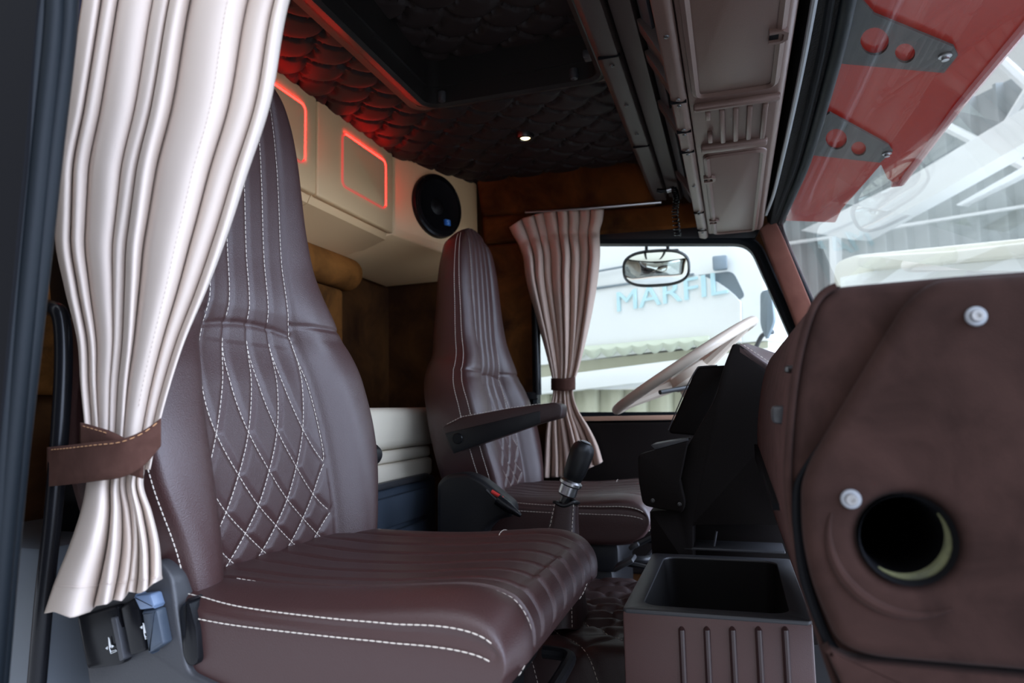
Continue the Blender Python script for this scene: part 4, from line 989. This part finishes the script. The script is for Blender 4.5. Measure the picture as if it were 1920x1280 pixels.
o = MB().grid([fr0, fr1, fr2]).put('fringe', M_fringe, wt, fix=False); solid(o, .01)
MB().box(T(1350, 493, .05), (.08, .05, .08), .01).put('marker_lamp', M_glassdk, wt)
MB().prism(rpoly([T(1424, 545, .15), T(1445, 540, .15), T(1452, 600, .15), T(1436, 640, .15), T(1424, 610, .15)], .03, 3), back*.08, .01).put('mirror', M_glassdk, wt)
MB().tube(cr([T(1418, 650, .12), T(1430, 628, .12), T(1450, 622, .12)], 5), .012, 8).put('mirror_arm', M_greyp, wt)

for xw in (1100, 1330):
    wp = T(xw, 700, -.25); MB().lathe([(0, .02), (.20, .02), (.28, .04), (.48, .02), (.50, -.05), (.50, -.25), (.3, -.28), (0, -.28)], (wp.x, wp.y, -1.10), tn, 28).put('wheel', M_rubber, wt)
    MB().box((wp.x, wp.y, -.3), (.2, .2, 1.5)).put('axle_post', M_rubber, wt)
# ------------------------------------------------------------------ outside: cream truck seen over the dashboard
q1 = at(1565, 500, 'Y', 5.4); q2 = at(1920, 460, 'Y', 4.5); ex2 = q2-q1; ex2.z = 0; ex2.normalize(); tn2 = V((ex2.y, -ex2.x, 0))
U2 = lambda x, y, off=0: atp(x, y, q1+tn2*off, tn2)
c2 = thing('cream_truck', 'cream truck cab parked outside beyond the brown dashboard', 'truck', V((q1.x+.6, q1.y-.5, -1.6)))
MB().prism(rpoly([U2(1564, 640), U2(1562, 492), U2(1600, 478), U2(1980, 440), U2(2100, 700)], [0, .12, .05, .03, 0], 5), -tn2*1.3, .02, 2).put('cab_shell', M_creamp, c2)
MB().prism(rpoly([U2(1607, 500, .12), U2(1606, 480, .12), U2(1780, 470, .12), U2(1985, 446, .12), U2(1985, 474, .12), U2(1800, 490, .12), U2(1640, 505, .12)], [.03, .03, 0, 0, 0, 0, .03], 4), -tn2*.12, .015, 3).put('roof_visor', M_creamp, c2)
MB().prism([U2(1575, 520, .03), U2(1640, 507, .03), U2(1985, 478, .03), U2(1985, 700, .03), U2(1575, 700, .03)], -tn2*.03, .005).put('front_panel', M_white, c2)

# ------------------------------------------------------------------ outside: hall
struct(MB().box((2, 6, -1.62), (30, 30, .04)).put('ground', M_ground))
h1 = at(1480, 455, 'Y', 10.5); h2 = at(1920, 385, 'Y', 7.6); eh = h2-h1; eh.z = 0; eh.normalize(); nh = V((eh.y, -eh.x, 0))
H = lambda x, y, off=0: atp(x, y, h1+nh*off, nh)
rows_b = []; rows_t = []
for k in range(185):
    s = -1.2+k*.03; ph = (k % 10)/10; off = .07 if ph < .18 else 0
    p = h1+eh*s+nh*off; rows_b.append(V((p.x, p.y, -1.6))); rows_t.append(V((p.x, p.y, 3.75)))
o = struct(MB().grid([rows_b, rows_t]).put('wall_hall', M_hall, smooth=None, fix=False)); solid(o, .01)
def beam(name, lab, pts, dep, m=M_white):
    o = MB().prism(pts, -nh*dep, .01).put(name, m); return single(o, lab, 'beam')
beam('wall_purlin', 'thin white rail across the grey corrugated hall wall', [H(1470, 454, .12), H(1560, 441, .12), H(2000, 370, .12), H(2000, 376, .12), H(1560, 447, .12), H(1470, 460, .12)], .05)
beam('hall_post', 'white steel post against the grey corrugated hall wall', [H(1553, 425, .3), H(1565, 425, .3), H(1572, 600, .3), H(1558, 600, .3)], .1)
beam('reflection_band', 'broad white roof girder crossing the view through the windscreen', [H(1500, 432, 1.6), H(1690, 340, 1.6), H(1960, 178, 1.6), H(1960, 246, 1.6), H(1740, 372, 1.6), H(1600, 450, 1.6)], .2)  # solid band outside, shaped as the white truck's reflection in the glass
beam('roof_brace', 'narrow white roof brace to the right of the broad reflection band', [H(1790, 384, .8), H(1960, 288, .8), H(1960, 306, .8), H(1800, 386, .8)], .1)
for k, (a_, b_) in enumerate((((1700, 200), (1960, 330)), ((1820, 60), (1960, 190)), ((1880, 250), (1960, 120)))):
    o = MB().tube([H(*a_, .2), H(*b_, .2)], .05, 6).put('roof_truss_bar', M_white)
    single(o, ['long pale roof truss bar low under the hall roof', 'short pale truss bar high at the top right corner', 'short pale truss bar rising at the right edge of the view'][k], 'truss bar', 'truss bars under the hall roof')
